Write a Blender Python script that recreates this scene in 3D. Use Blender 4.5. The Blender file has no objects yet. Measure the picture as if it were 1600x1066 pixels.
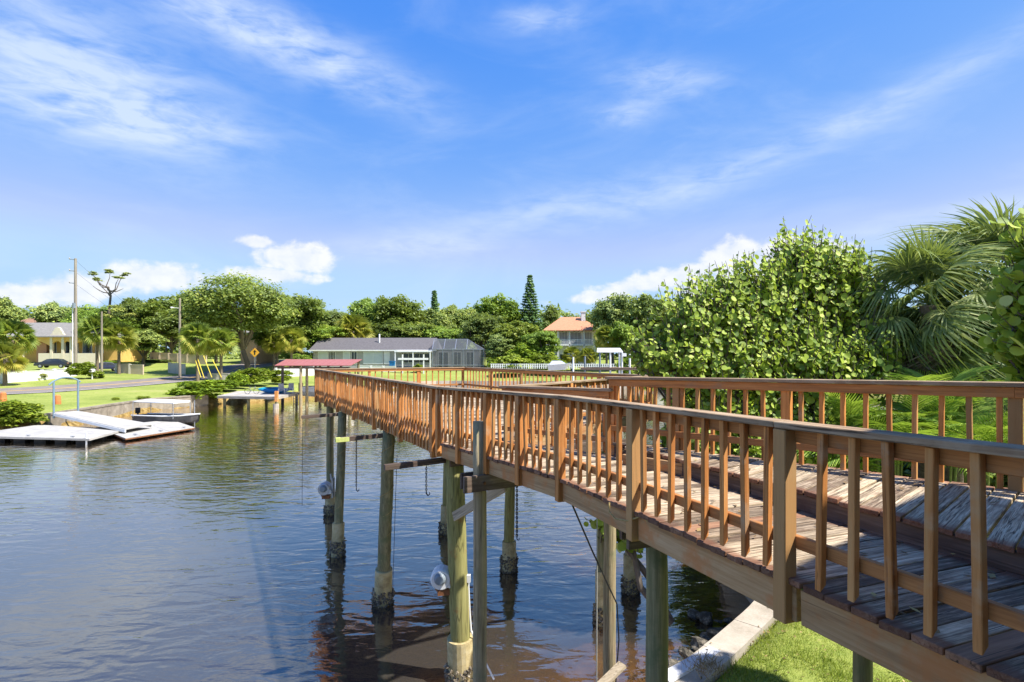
import bpy, bmesh, math, random
import numpy as np
from mathutils import Vector, Matrix

R = math.radians
rnd = random.Random(7)
scene = bpy.context.scene
COL = scene.collection

# ------------------------------------------------------------------ camera
EYE = 5.8
FPX = 870.0            # focal length in pixels of the 1600 px wide photograph
HOR = 553.0            # row of the horizon
cam_d = bpy.data.cameras.new('camera')
cam_d.sensor_width = 36.0
cam_d.lens = 36.0 * FPX / 1600.0
cam_d.shift_y = (HOR - 533.0) / 1600.0
cam_d.clip_start = 0.05
cam_d.clip_end = 6000.0
cam = bpy.data.objects.new('camera', cam_d)
COL.objects.link(cam)
cam.location = (0, 0, EYE)
cam.rotation_euler = (R(90), 0, 0)
scene.camera = cam

# ------------------------------------------------------------------ sun + sky
SUN_H = Vector((0.927, -0.375)).normalized()     # horizontal direction towards the sun
SUN_EL = R(56.4)
sun_d = bpy.data.lights.new('sun', 'SUN')
sun_d.energy = 4.2
sun_d.angle = R(0.9)
sun_d.color = (1.0, 0.955, 0.88)
sun = bpy.data.objects.new('sun', sun_d)
COL.objects.link(sun)
to_sun = Vector((SUN_H.x * math.cos(SUN_EL), SUN_H.y * math.cos(SUN_EL), math.sin(SUN_EL)))
sun.rotation_euler = to_sun.to_track_quat('Z', 'Y').to_euler()
sun.location = (20, -30, 60)

scene.view_settings.view_transform = 'Standard'
scene.view_settings.look = 'None'
scene.view_settings.exposure = 1.15
scene.view_settings.gamma = 1.0
scene.view_settings.use_curve_mapping = False

world = bpy.data.worlds.new('World')
scene.world = world
world.use_nodes = True
SKY_STRENGTH = 0.0785


class NT:
    """small helper for building node trees"""
    def __init__(self, tree):
        self.t = tree

    def n(self, kind, **kw):
        nd = self.t.nodes.new(kind)
        for k, v in kw.items():
            setattr(nd, k, v)
        return nd

    def put(self, sock, v):
        if isinstance(v, bpy.types.NodeSocket):
            self.t.links.new(v, sock)
        elif isinstance(v, (tuple, list)) and len(v) == 3 and sock.type == 'RGBA':
            sock.default_value = (*v, 1.0)
        else:
            sock.default_value = v

    def m(self, op, a, b=0.0, c=0.0, clamp=False):
        nd = self.n('ShaderNodeMath', operation=op, use_clamp=clamp)
        self.put(nd.inputs[0], a)
        self.put(nd.inputs[1], b)
        self.put(nd.inputs[2], c)
        return nd.outputs[0]

    def vm(self, op, a, b=(0, 0, 0)):
        nd = self.n('ShaderNodeVectorMath', operation=op)
        self.put(nd.inputs[0], a)
        if op == 'SCALE':
            self.put(nd.inputs['Scale'], b)
        else:
            self.put(nd.inputs[1], b)
        return nd.outputs[0]

    def xyz(self, x, y, z):
        nd = self.n('ShaderNodeCombineXYZ')
        self.put(nd.inputs[0], x); self.put(nd.inputs[1], y); self.put(nd.inputs[2], z)
        return nd.outputs[0]

    def noise(self, vec, scale, detail=4.0, rough=0.55, dist=0.0, out='Fac'):
        nd = self.n('ShaderNodeTexNoise')
        if vec is not None:
            self.put(nd.inputs['Vector'], vec)
        self.put(nd.inputs['Scale'], scale)
        self.put(nd.inputs['Detail'], detail)
        self.put(nd.inputs['Roughness'], rough)
        self.put(nd.inputs['Distortion'], dist)
        return nd.outputs[out]

    def ramp(self, fac, stops, interp='LINEAR'):
        nd = self.n('ShaderNodeValToRGB')
        nd.color_ramp.interpolation = interp
        el = nd.color_ramp.elements
        while len(el) < len(stops):
            el.new(0.5)
        for e, (p, c) in zip(el, stops):
            e.position = p
            e.color = (*c, 1.0) if len(c) == 3 else c
        self.put(nd.inputs[0], fac)
        return nd.outputs[0]

    def sstep(self, v, a, b):
        nd = self.n('ShaderNodeMapRange', interpolation_type='SMOOTHSTEP')
        self.put(nd.inputs['Value'], v)
        nd.inputs['From Min'].default_value = a
        nd.inputs['From Max'].default_value = b
        return nd.outputs[0]

    def mix(self, f, a, b, blend='MIX'):
        nd = self.n('ShaderNodeMix', data_type='RGBA', blend_type=blend)
        self.put(nd.inputs[0], f)
        self.put(nd.inputs[6], a)
        self.put(nd.inputs[7], b)
        return nd.outputs[2]


def build_world():
    t = world.node_tree
    for nd in list(t.nodes):
        t.nodes.remove(nd)
    k = NT(t)
    out = k.n('ShaderNodeOutputWorld')
    bg = k.n('ShaderNodeBackground')
    t.links.new(bg.outputs[0], out.inputs[0])
    bg.inputs['Strength'].default_value = SKY_STRENGTH
    sky = k.n('ShaderNodeTexSky', sky_type='NISHITA')
    sky.sun_disc = False
    sky.sun_elevation = SUN_EL
    sky.sun_rotation = math.atan2(SUN_H.x, SUN_H.y)
    sky.altitude = 0
    sky.air_density = 1.0
    sky.dust_density = 0.1
    sky.ozone_density = 2.6
    gm = k.n('ShaderNodeGamma')                     # softer contrast between zenith and horizon
    gm.inputs['Gamma'].default_value = .62
    t.links.new(sky.outputs[0], gm.inputs[0])
    sc_ = k.n('ShaderNodeSeparateColor')            # deep subtropical blue: red falls off faster than blue with height
    t.links.new(gm.outputs[0], sc_.inputs[0])
    q = .336
    chan = []
    for i, (pw, mul, cap, p2, m2) in enumerate(((1.75, 1.62, .635, 1.73, 1.03), (1.0, .90, .79, 1.36, .97), (.25, .985, .99, 1, 1))):
        c = k.m('POWER', k.m('MULTIPLY', sc_.outputs[i], q), pw)
        c = k.m('SMOOTH_MIN', k.m('MULTIPLY', c, mul), cap, .1)
        chan.append(k.m('MULTIPLY', k.m('POWER', c, p2), m2 / .168))
    cc = k.n('ShaderNodeCombineColor')
    for i in range(3):
        t.links.new(chan[i], cc.inputs[i])
    tc = k.n('ShaderNodeTexCoord')
    sep = k.n('ShaderNodeSeparateXYZ')
    t.links.new(tc.outputs['Generated'], sep.inputs[0])
    X, Y, Z = sep.outputs
    az = k.m('ARCTAN2', X, Y)
    el = k.m('ARCSINE', Z)
    P = k.xyz(az, el, 0.0)

    def streak(rot, sx, sy, scale, seed, det=6, rough=0.6, dist=0.6):
        mp = k.n('ShaderNodeMapping')
        mp.inputs['Rotation'].default_value = (0, 0, R(rot))
        mp.inputs['Scale'].default_value = (sx, sy, 1)
        mp.inputs['Location'].default_value = (seed, seed * 1.7, seed * .3)
        t.links.new(P, mp.inputs[0])
        return k.noise(mp.outputs[0], scale, det, rough, dist)

    def blob(px, py, wpx, hpx, rot):
        """soft ellipse in azimuth/elevation"""
        u, v = (px - 800) / FPX, (HOR - py) / FPX
        a0 = math.atan(u)
        e0 = math.atan(v / math.sqrt(1 + u * u))
        ca = 1.0 / (1 + u * u)
        wa, he = wpx / FPX * ca, hpx / FPX * 0.9
        da = k.m('SUBTRACT', az, a0)
        de = k.m('SUBTRACT', el, e0)
        c, s = math.cos(R(rot)), math.sin(R(rot))
        p = k.m('ADD', k.m('MULTIPLY', da, c), k.m('MULTIPLY', de, s))
        q = k.m('SUBTRACT', k.m('MULTIPLY', de, c), k.m('MULTIPLY', da, s))
        d2 = k.m('ADD', k.m('POWER', k.m('DIVIDE', p, wa), 2.0), k.m('POWER', k.m('DIVIDE', q, he), 2.0))
        return k.m('EXPONENT', k.m('MULTIPLY', d2, -1.0))

    # thin high cloud: a field over the whole sky, denser in a few broad wisps
    f1 = streak(14, 1.0, 3.2, 3.0, 2.3)
    f2 = streak(-12, 1.2, 3.6, 5.5, 9.1, 5, .52)
    field = k.m('MULTIPLY', k.sstep(f1, .42, .78), k.m('ADD', k.m('MULTIPLY', f2, .8), .1))
    cirrus = k.m('MULTIPLY', field, 0.36)
    wisps = [(140, 125, 250, 80, -14, 1.05), (190, 185, 210, 24, 2, .7), (480, 80, 190, 38, -14, .95), (330, 20, 160, 30, -10, .5),
             (850, 30, 70, 18, 0, .7), (1040, 125, 90, 26, -10, .75), (975, 180, 50, 20, 5, .7),
             (1300, 205, 400, 24, 16, .55), (900, 320, 240, 34, 10, .6), (650, 388, 110, 20, 3, .7), (1480, 340, 230, 18, 5, .6)]
    tex = k.m('ADD', k.m('MULTIPLY', f2, .75), k.m('MULTIPLY', streak(20, 1.5, 5.5, 13.0, 4.4, 6), .45))
    tex = k.sstep(tex, .3, .85)
    for (px, py, w, h, rot, amp) in wisps:
        g = blob(px, py, w, h, rot)
        cirrus = k.m('ADD', cirrus, k.m('MULTIPLY', k.m('MULTIPLY', g, tex), amp * .95))
    cirrus = k.m('MINIMUM', k.m('MULTIPLY', cirrus, .88), 0.72)
    # heaped clouds low over the horizon
    mp = k.n('ShaderNodeMapping')
    mp.inputs['Scale'].default_value = (1, 1.35, 1)
    t.links.new(P, mp.inputs[0])
    b1 = k.noise(mp.outputs[0], 26.0, 7, .58, .2)
    heap = None
    heaps = [(462, 405, 78, 32, 0), (400, 378, 42, 12, 0), (430, 430, 90, 16, 0), (120, 452, 100, 26, 4), (245, 434, 110, 27, 5),
             (30, 462, 75, 18, 0), (1140, 402, 66, 36, 15), (1240, 400, 105, 36, 0), (1040, 436, 150, 22, 10), (1170, 445, 170, 34, 0), (945, 462, 90, 14, 5)]
    for (px, py, w, h, rot) in heaps:
        g = blob(px, py, w, h, rot)
        heap = g if heap is None else k.m('MAXIMUM', heap, g)
    low = k.m('MULTIPLY', k.sstep(k.noise(P, 3.1, 3, .5), .56, .72), k.m('MULTIPLY', k.sstep(el, .02, .08), k.m('SUBTRACT', 1.0, k.sstep(el, .12, .2))))
    behind = k.m('SUBTRACT', 1.0, k.sstep(Y, -.05, .3))          # the same kind of clouds round the rest of the horizon
    heap = k.m('MAXIMUM', heap, k.m('MULTIPLY', k.m('MULTIPLY', low, behind), .8))
    edge = k.m('ADD', heap, k.m('MULTIPLY', k.m('SUBTRACT', b1, .5), 1.25))
    cum = k.m('MULTIPLY', k.sstep(edge, .36, .80), k.sstep(heap, .06, .4))
    shade = k.sstep(b1, .3, .7)
    skyc = cc.outputs[0]
    c1 = k.mix(cirrus, skyc, (4.75, 5.4, 6.2))
    cumc = k.mix(shade, (5.0, 5.3, 5.9), (6.1, 6.1, 6.2))
    c2 = k.mix(k.m('MULTIPLY', cum, .86), c1, cumc)
    t.links.new(c2, bg.inputs['Color'])


build_world()
world.cycles.sampling_method = 'MANUAL'
world.cycles.sample_map_resolution = 256


# ------------------------------------------------------------------ helpers
def P(px, py, Y):
    """world point seen at photograph pixel (px, py) at depth Y metres"""
    return Vector(((px - 800) / FPX * Y, Y, EYE - (py - HOR) / FPX * Y))


def tag(o, label=None, cat=None, group=None, kind=None):
    if label: o['label'] = label
    if cat: o['category'] = cat
    if group: o['group'] = group
    if kind: o['kind'] = kind
    return o


def wloc(o):
    v = Vector((0, 0, 0))
    while o is not None:
        v += o.location
        o = o.parent
    return v


def thing(name, label, cat, loc=(0, 0, 0), group=None, rz=0.0):
    o = bpy.data.objects.new(name, None)
    o.empty_display_size = 0.2
    COL.objects.link(o)
    o.location = loc
    o.rotation_euler = (0, 0, rz)
    return tag(o, label, cat, group)


def link(name, me, mat, parent=None):
    o = bpy.data.objects.new(name, me)
    COL.objects.link(o)
    if mat is not None and not me.materials:
        me.materials.append(mat)
    if parent is not None:
        o.parent = parent
    return o


def part_empty(name, parent):
    o = bpy.data.objects.new(name, None)
    COL.objects.link(o)
    o.parent = parent
    o.empty_display_size = 0.1
    return o


class MB:
    """collects faces in world space, then links them as one mesh object"""
    def __init__(self):
        self.v = []
        self.f = []

    def add(self, vs, fs):
        b = len(self.v)
        self.v += [tuple(p) for p in vs]
        self.f += [tuple(b + i for i in f) for f in fs]
        return self

    def box(self, c, s, rz=0.0):
        hx, hy, hz = s[0] / 2, s[1] / 2, s[2] / 2
        cs, sn = math.cos(rz), math.sin(rz)
        vs = []
        for dz in (-hz, hz):
            for dx, dy in ((-hx, -hy), (hx, -hy), (hx, hy), (-hx, hy)):
                vs.append((c[0] + dx * cs - dy * sn, c[1] + dx * sn + dy * cs, c[2] + dz))
        return self.add(vs, [(3, 2, 1, 0), (4, 5, 6, 7), (0, 1, 5, 4), (1, 2, 6, 5), (2, 3, 7, 6), (3, 0, 4, 7)])

    def b3(self, x0, x1, y0, y1, z0, z1):
        return self.box(((x0 + x1) / 2, (y0 + y1) / 2, (z0 + z1) / 2), (abs(x1 - x0), abs(y1 - y0), abs(z1 - z0)))

    def bar(self, p, q, w, h):
        p, q = Vector(p), Vector(q)
        d = (q - p).normalized()
        up = Vector((0, 0, 1)) if abs(d.z) < .95 else Vector((0, 1, 0))
        s = d.cross(up).normalized()
        u = s.cross(d).normalized()
        vs = []
        for o in (p, q):
            for a, b in ((-1, -1), (1, -1), (1, 1), (-1, 1)):
                vs.append(o + s * (a * w / 2) + u * (b * h / 2))
        return self.add(vs, [(3, 2, 1, 0), (4, 5, 6, 7), (0, 1, 5, 4), (1, 2, 6, 5), (2, 3, 7, 6), (3, 0, 4, 7)])

    def tube(self, pts, rad, n=8, caps=True):
        pts = [Vector(p) for p in pts]
        if not hasattr(rad, '__len__'):
            rad = [rad] * len(pts)
        rings = []
        ref = None
        for i, p in enumerate(pts):
            d = (pts[min(i + 1, len(pts) - 1)] - pts[max(i - 1, 0)]).normalized()
            if ref is None:
                ref = Vector((1, 0, 0)) if abs(d.x) < .9 else Vector((0, 1, 0))
            a = (ref - d * ref.dot(d)).normalized()
            b = d.cross(a)
            ref = a
            rings.append([p + (a * math.cos(2 * math.pi * j / n) + b * math.sin(2 * math.pi * j / n)) * rad[i] for j in range(n)])
        vs = [v for r in rings for v in r]
        fs = []
        for i in range(len(pts) - 1):
            for j in range(n):
                k = (j + 1) % n
                fs.append((i * n + j, i * n + k, (i + 1) * n + k, (i + 1) * n + j))
        if caps:
            fs.append(tuple(range(n - 1, -1, -1)))
            fs.append(tuple((len(pts) - 1) * n + j for j in range(n)))
        return self.add(vs, fs)

    def prism(self, poly, z0, z1):
        n = len(poly)
        vs = [(x, y, z0) for x, y in poly] + [(x, y, z1) for x, y in poly]
        fs = [tuple(range(n - 1, -1, -1)), tuple(range(n, 2 * n))]
        fs += [(i, (i + 1) % n, n + (i + 1) % n, n + i) for i in range(n)]
        return self.add(vs, fs)

    def build(self, name, mat, parent=None, smooth=False, local=False):
        me = bpy.data.meshes.new(name)
        vs = self.v
        if parent is not None and not local:
            o = wloc(parent)
            vs = [(x - o.x, y - o.y, z - o.z) for x, y, z in vs]
        me.from_pydata(vs, [], self.f)
        if smooth:
            me.polygons.foreach_set('use_smooth', [True] * len(me.polygons))
        me.update()
        return link(name, me, mat, parent)


def np_mesh(name, verts, faces, smooth=False, tint=None):
    """verts (N,3), faces (M,k) -> mesh, with an optional per-face attribute 'tint'"""
    verts = np.asarray(verts, dtype=np.float32)
    faces = np.asarray(faces, dtype=np.int32)
    me = bpy.data.meshes.new(name)
    me.vertices.add(len(verts))
    me.vertices.foreach_set('co', verts.ravel())
    m, k = faces.shape
    me.loops.add(m * k)
    me.loops.foreach_set('vertex_index', faces.ravel())
    me.polygons.add(m)
    me.polygons.foreach_set('loop_start', np.arange(m, dtype=np.int32) * k)
    me.polygons.foreach_set('loop_total', np.full(m, k, dtype=np.int32))
    if smooth:
        me.polygons.foreach_set('use_smooth', np.ones(m, dtype=bool))
    me.update(calc_edges=True)
    if tint is not None:
        at = me.attributes.new('tint', 'FLOAT', 'FACE')
        at.data.foreach_set('value', np.asarray(tint, dtype=np.float32))
    return me


def bevel_box_mesh(name, sx, sy, sz, bev, cut=None, jit=0.0, seed=0):
    """box centred on the origin with chamfered edges; cut: slanted lower end (for balusters)"""
    bm = bmesh.new()
    bmesh.ops.create_cube(bm, size=1.0)
    rr = random.Random(seed)
    for v in bm.verts:
        v.co.x *= sx; v.co.y *= sy; v.co.z *= sz
        if cut and v.co.z < 0 and v.co.y > 0:
            v.co.z += cut
        if jit:
            v.co += Vector((rr.uniform(-jit, jit), rr.uniform(-jit, jit) * .3, rr.uniform(-jit, jit) * .2))
    bmesh.ops.bevel(bm, geom=list(bm.edges), offset=bev, segments=1, affect='EDGES')
    me = bpy.data.meshes.new(name)
    bm.to_mesh(me)
    bm.free()
    return me


def place(name, me, mat, parent, p, q, roll_up=(0, 0, 1)):
    """object whose local X runs from p to q (mesh already has that length)"""
    p, q = Vector(p), Vector(q)
    d = (q - p).normalized()
    up = Vector(roll_up)
    s = up.cross(d).normalized()
    u = d.cross(s)
    o = link(name, me, mat, parent)
    M = Matrix((d, s, u)).transposed().to_4x4()
    M.translation = (p + q) / 2 - wloc(parent)
    o.matrix_local = M
    return o


def board(name, mat, parent, p, q, w, h, bev=.004, up=(0, 0, 1), jit=0.0):
    L = (Vector(q) - Vector(p)).length
    me = bevel_box_mesh(name, L, w, h, bev, jit=jit, seed=rnd.random())
    return place(name, me, mat, parent, p, q, up)


# ------------------------------------------------------------------ materials
def new_mat(name):
    m = bpy.data.materials.new(name)
    m.use_nodes = True
    t = m.node_tree
    for nd in list(t.nodes):
        t.nodes.remove(nd)
    k = NT(t)
    out = k.n('ShaderNodeOutputMaterial')
    return m, k, out


def principled(k, out, col, rough=.7, bump=None, bstr=.3, bdist=.01, spec=.4, metal=0.0):
    b = k.n('ShaderNodeBsdfPrincipled')
    k.put(b.inputs['Base Color'], col)
    k.put(b.inputs['Roughness'], rough)
    b.inputs['Specular IOR Level'].default_value = spec
    b.inputs['Metallic'].default_value = metal
    if bump is not None:
        bn = k.n('ShaderNodeBump')
        bn.inputs['Strength'].default_value = bstr
        bn.inputs['Distance'].default_value = bdist
        k.put(bn.inputs['Height'], bump)
        k.t.links.new(bn.outputs[0], b.inputs['Normal'])
    k.t.links.new(b.outputs[0], out.inputs[0])
    return b


def coords(k, kind='Object', rand=True, scale=(1, 1, 1)):
    tc = k.n('ShaderNodeTexCoord')
    v = tc.outputs[kind]
    if rand:
        oi = k.n('ShaderNodeObjectInfo')
        v = k.vm('ADD', v, k.vm('SCALE', (17.0, 31.0, 23.0), oi.outputs['Random']))
    return k.vm('MULTIPLY', v, scale)


def pm(name, c1, c2, scale=3.0, rough=.75, bstr=.15, stretch=(1, 1, 1), spec=.3, c3=None, fine=30.0, metal=0.0, bdist=.01):
    """painted / mineral surface: two or three colours mottled by noise"""
    m, k, out = new_mat(name)
    v = coords(k, scale=stretch)
    n1 = k.noise(v, scale, 5, .6)
    n2 = k.noise(v, fine, 4, .6)
    f = k.m('ADD', k.m('MULTIPLY', n1, .7), k.m('MULTIPLY', n2, .3))
    stops = [(.34, c1), (.64, c2)]
    if c3:
        stops = [(.3, c1), (.52, c2), (.7, c3)]
    col = k.ramp(f, stops)
    principled(k, out, col, rough, n2, bstr, bdist, spec, metal)
    return m


def wood(name, ramp, axis='x', rough=.75, grain=26.0, bstr=.5, patch=None, patch_at=(.5, .7), ends=None, vary=.25, bdist=.004, odd=None, crack=.45):
    """grain along one local axis, blotches, and (ends) a stain kept at the board ends"""
    m, k, out = new_mat(name)
    sc = {'x': (.05, 1, 1), 'y': (1, .05, 1), 'z': (1, 1, .05)}[axis]
    v = coords(k, scale=sc)
    g1 = k.noise(v, grain, 7, .68, .5)
    g2 = k.noise(v, grain * 4, 3, .6)
    f = k.m('ADD', k.m('MULTIPLY', g1, .75), k.m('MULTIPLY', g2, .25))
    col = k.ramp(f, ramp)
    cn = k.noise(k.vm('MULTIPLY', v, {'x': (.5, 1, 1), 'y': (1, .5, 1), 'z': (1, 1, .5)}[axis]), grain * .8, 3, .5, .8)
    cr = k.m('SUBTRACT', 1.0, k.sstep(k.m('ABSOLUTE', k.m('SUBTRACT', cn, .5)), .004, .03))      # drying checks along the grain
    cr = k.m('MULTIPLY', cr, k.sstep(k.noise(v, grain * .3, 2, .5), .4, .6))
    col = k.mix(k.m('MULTIPLY', cr, crack), col, (.022, .015, .011))
    f = k.m('SUBTRACT', f, k.m('MULTIPLY', cr, .5))
    v2 = coords(k)
    big = k.noise(v2, 3.5, 5, .62)
    if patch:
        col = k.mix(k.m('MULTIPLY', k.sstep(big, *patch_at), .8), col, patch)
    if ends:
        tc = k.n('ShaderNodeTexCoord')
        sp = k.n('ShaderNodeSeparateXYZ')
        k.t.links.new(tc.outputs['Generated'], sp.inputs[0])
        e = k.m('ABSOLUTE', k.m('SUBTRACT', sp.outputs[0], .5))
        e = k.m('ADD', e, k.m('MULTIPLY', k.m('SUBTRACT', big, .5), .12))
        col = k.mix(k.m('MULTIPLY', k.sstep(e, .395, .47), .8), col, ends)
    oi = k.n('ShaderNodeObjectInfo')
    wn = k.n('ShaderNodeTexWhiteNoise', noise_dimensions='1D')
    k.t.links.new(oi.outputs['Random'], wn.inputs['W'])
    if odd:                                       # some pieces have lost their stain
        w2 = k.n('ShaderNodeTexWhiteNoise', noise_dimensions='1D')
        k.put(w2.inputs['W'], k.m('ADD', oi.outputs['Random'], 3.7))
        col = k.mix(k.m('MULTIPLY', k.sstep(k.m('ADD', w2.outputs['Value'], k.m('MULTIPLY', k.m('SUBTRACT', g1, .5), .5)), .62, 1.0), .85), col, odd)
    val = k.m('ADD', k.m('MULTIPLY', wn.outputs['Value'], vary * 2), 1 - vary)
    hs = k.n('ShaderNodeHueSaturation')
    k.t.links.new(col, hs.inputs['Color'])
    k.t.links.new(val, hs.inputs['Value'])
    principled(k, out, hs.outputs[0], rough, f, bstr, bdist, .25)
    return m


def leaf_mat(name, c1, c2, c3=None, transl=.34, gloss=.025, grough=.55):
    """leaf colour spread by the per-leaf 'tint' attribute and per object"""
    m, k, out = new_mat(name)
    at = k.n('ShaderNodeAttribute', attribute_name='tint')
    oi = k.n('ShaderNodeObjectInfo')
    f = k.m('ADD', at.outputs['Fac'], k.m('MULTIPLY', k.m('SUBTRACT', oi.outputs['Random'], .5), .22))
    stops = [(.15, c1), (.75, c2)] if not c3 else [(.12, c1), (.6, c2), (.95, c3)]
    col = k.ramp(f, stops)
    d = k.n('ShaderNodeBsdfDiffuse'); k.t.links.new(col, d.inputs[0])
    tr = k.n('ShaderNodeBsdfTranslucent')
    k.t.links.new(k.mix(.5, col, (.30, .36, .03)), tr.inputs[0])
    gl = k.n('ShaderNodeBsdfGlossy'); gl.inputs['Roughness'].default_value = grough
    gl.inputs['Color'].default_value = (.9, .9, .9, 1)
    m1 = k.n('ShaderNodeMixShader'); m1.inputs[0].default_value = transl
    k.t.links.new(d.outputs[0], m1.inputs[1]); k.t.links.new(tr.outputs[0], m1.inputs[2])
    m2 = k.n('ShaderNodeMixShader'); m2.inputs[0].default_value = gloss
    k.t.links.new(m1.outputs[0], m2.inputs[1]); k.t.links.new(gl.outputs[0], m2.inputs[2])
    k.t.links.new(m2.outputs[0], out.inputs[0])
    return m


M = {}
M['stain'] = wood('stained_cedar', [(.25, (0.197, 0.068, 0.019)), (.5, (0.524, 0.209, 0.056)), (.75, (0.750, 0.360, 0.116))], 'z', .65, 30,
                  .4, (0.524, 0.349, 0.202), (.52, .72), odd=(0.437, 0.259, 0.105), vary=.25)
M['stain_x'] = wood('stained_cedar_board', [(.25, (0.180, 0.068, 0.023)), (.5, (0.448, 0.188, 0.058)), (.75, (0.640, 0.307, 0.107))], 'x', .65, 28,
                    .35, (0.320, 0.193, 0.107), (.54, .72), vary=.15)
M['cap'] = wood('weathered_cap_board', [(.28, (0.102, 0.061, 0.035)), (.5, (0.297, 0.202, 0.119)), (.74, (0.540, 0.416, 0.280))], 'x', .8, 24,
                .7, (0.405, 0.306, 0.199), (.45, .7), crack=.8, vary=.12)
M['plank'] = wood('weathered_deck_plank', [(.32, (0.058, 0.038, 0.021)), (.44, (0.303, 0.222, 0.142)), (.6, (0.605, 0.488, 0.328)), (.8, (0.750, 0.665, 0.461))], 'x', .82, 42,
                  .9, (0.233, 0.160, 0.102), (.52, .74), ends=(0.181, 0.068, 0.033), crack=.85, vary=.2, bdist=.006)
M['plank_dark'] = wood('dark_weathered_plank', [(.36, (0.034, 0.023, 0.015)), (.5, (0.189, 0.136, 0.086)), (.64, (0.460, 0.360, 0.253)), (.82, (0.703, 0.579, 0.410))], 'x', .82, 40,
                  .9, (0.135, 0.084, 0.053), (.48, .68), ends=(0.149, 0.064, 0.036), crack=.85, vary=.25, bdist=.006)
M['plank_new'] = wood('replaced_brown_plank', [(.3, (.12, .06, .035)), (.55, (.30, .16, .09)), (.8, (.42, .26, .16))], 'x', .75, 20, .6, crack=.85, vary=.05)
M['frame'] = wood('stringer_wood', [(.28, (.20, .10, .045)), (.5, (.46, .28, .13)), (.75, (.62, .43, .25))], 'x', .75, 14,
                  .5, (.50, .20, .065), (.47, .66), vary=.12)
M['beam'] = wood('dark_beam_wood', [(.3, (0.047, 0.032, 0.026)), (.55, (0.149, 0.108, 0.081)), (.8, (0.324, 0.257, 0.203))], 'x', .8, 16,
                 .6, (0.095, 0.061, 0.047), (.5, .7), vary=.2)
M['brace'] = wood('pale_brace_wood', [(.3, (.25, .19, .12)), (.6, (.5, .41, .28)), (.8, (.6, .52, .4))], 'x', .75, 14, .5, vary=.1)
M['pile'] = wood('treated_piling_wood', [(.28, (0.075, 0.069, 0.038)), (.5, (0.213, 0.194, 0.101)), (.75, (0.425, 0.375, 0.214))], 'z', .8, 16,
                 .7, (0.125, 0.150, 0.071), (.45, .7), vary=.18, bdist=.01)
M['pile_tan'] = wood('dry_piling_wood', [(.28, (0.150, 0.106, 0.056)), (.5, (0.375, 0.288, 0.163)), (.75, (0.575, 0.475, 0.300))], 'z', .8, 16,
                     .7, (0.250, 0.237, 0.125), (.45, .7), vary=.12, bdist=.01)
M['pile_algae'] = wood('algae_stained_piling', [(.28, (.12, .11, .035)), (.5, (.30, .28, .10)), (.75, (.46, .42, .18))], 'z', .8, 12, .7, (.34, .15, .05), (.56, .72), vary=.1, bdist=.01)
M['sleeve'] = pm('piling_sleeve_concrete', (0.230, 0.172, 0.081), (0.483, 0.391, 0.196), 5, .85, .4, c3=(0.575, 0.506, 0.322))
M['oyster'] = pm('oyster_shell', (.05, .042, .03), (.20, .165, .12), 14, .8, .6, c3=(.62, .54, .42))
M['rock'] = pm('barnacled_rock', (.03, .028, .022), (.09, .08, .062), 9, .85, .8, c3=(.42, .36, .28))
M['concrete'] = pm('old_concrete', (0.271, 0.228, 0.172), (0.410, 0.356, 0.285), 2.2, .85, .45, c3=(0.476, 0.424, 0.359))
M['steel'] = pm('galvanised_steel', (.30, .31, .33), (.55, .56, .58), 8, .4, .1, metal=.7)
M['rust'] = pm('rusty_steel', (.09, .035, .015), (.28, .12, .05), 12, .8, .4)
M['black'] = pm('dark_cable', (.012, .012, .013), (.03, .03, .03), 8, .6, .1)
M['white'] = pm('white_paint', (.70, .70, .68), (.82, .82, .80), 1.5, .55, .05)
M['offwhite'] = pm('weathered_white_deck', (0.295, 0.279, 0.250), (0.410, 0.389, 0.351), 1.2, .7, .2, c3=(0.492, 0.470, 0.429))
M['gray_paint'] = pm('gray_paint', (.16, .2, .23), (.24, .28, .31), 3, .5, .05)
M['blue_plastic'] = pm('blue_plastic', (.01, .12, .34), (.02, .2, .45), 2, .35, .03)
M['teal_plastic'] = pm('teal_plastic', (.01, .25, .34), (.03, .36, .45), 2, .35, .03)
M['rope'] = pm('yellow_rope', (.35, .24, .08), (.5, .38, .16), 30, .8, .4)
M['asphalt'] = pm('asphalt', (.16, .135, .12), (.25, .215, .19), .8, .9, .2)
M['yellow_line'] = pm('road_line_yellow', (.55, .32, .05), (.65, .40, .08), 4, .8, .1)
M['pole_wood'] = wood('utility_pole_wood', [(.3, (.16, .13, .10)), (.6, (.33, .29, .23)), (.8, (.45, .40, .33))], 'z', .8, 6, .4, vary=.1)
M['bark'] = pm('tree_bark', (.06, .045, .033), (.20, .165, .13), 5, .9, .8, (1, 1, .25))
M['palm_bark'] = pm('palm_trunk', (.10, .075, .05), (.28, .22, .16), 6, .9, .9, (1, 1, 2.5))
M['glass'] = pm('window_glass', (.02, .025, .03), (.05, .06, .07), 1, .12, 0, spec=.6)


# ------------------------------------------------------------------ terrain
WATER = np.array([(-200, -60), (-32, -27), (-5, -.05), (-.4, 5.1), (2.15, 7.8), (4.7, 10.5), (5.4, 12.0), (5.9, 15.5), (8.0, 22), (14, 34),
                  (30, 46), (80, 58), (300, 70), (300, 118), (80, 100), (30, 92), (10, 90), (-10, 92), (-22, 88), (-27, 77),
                  (-31, 69), (-34.5, 63), (-37, 57), (-36.5, 50), (-35.6, 43), (-45, 40), (-60, 38), (-120, 32), (-220, 10)])


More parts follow.
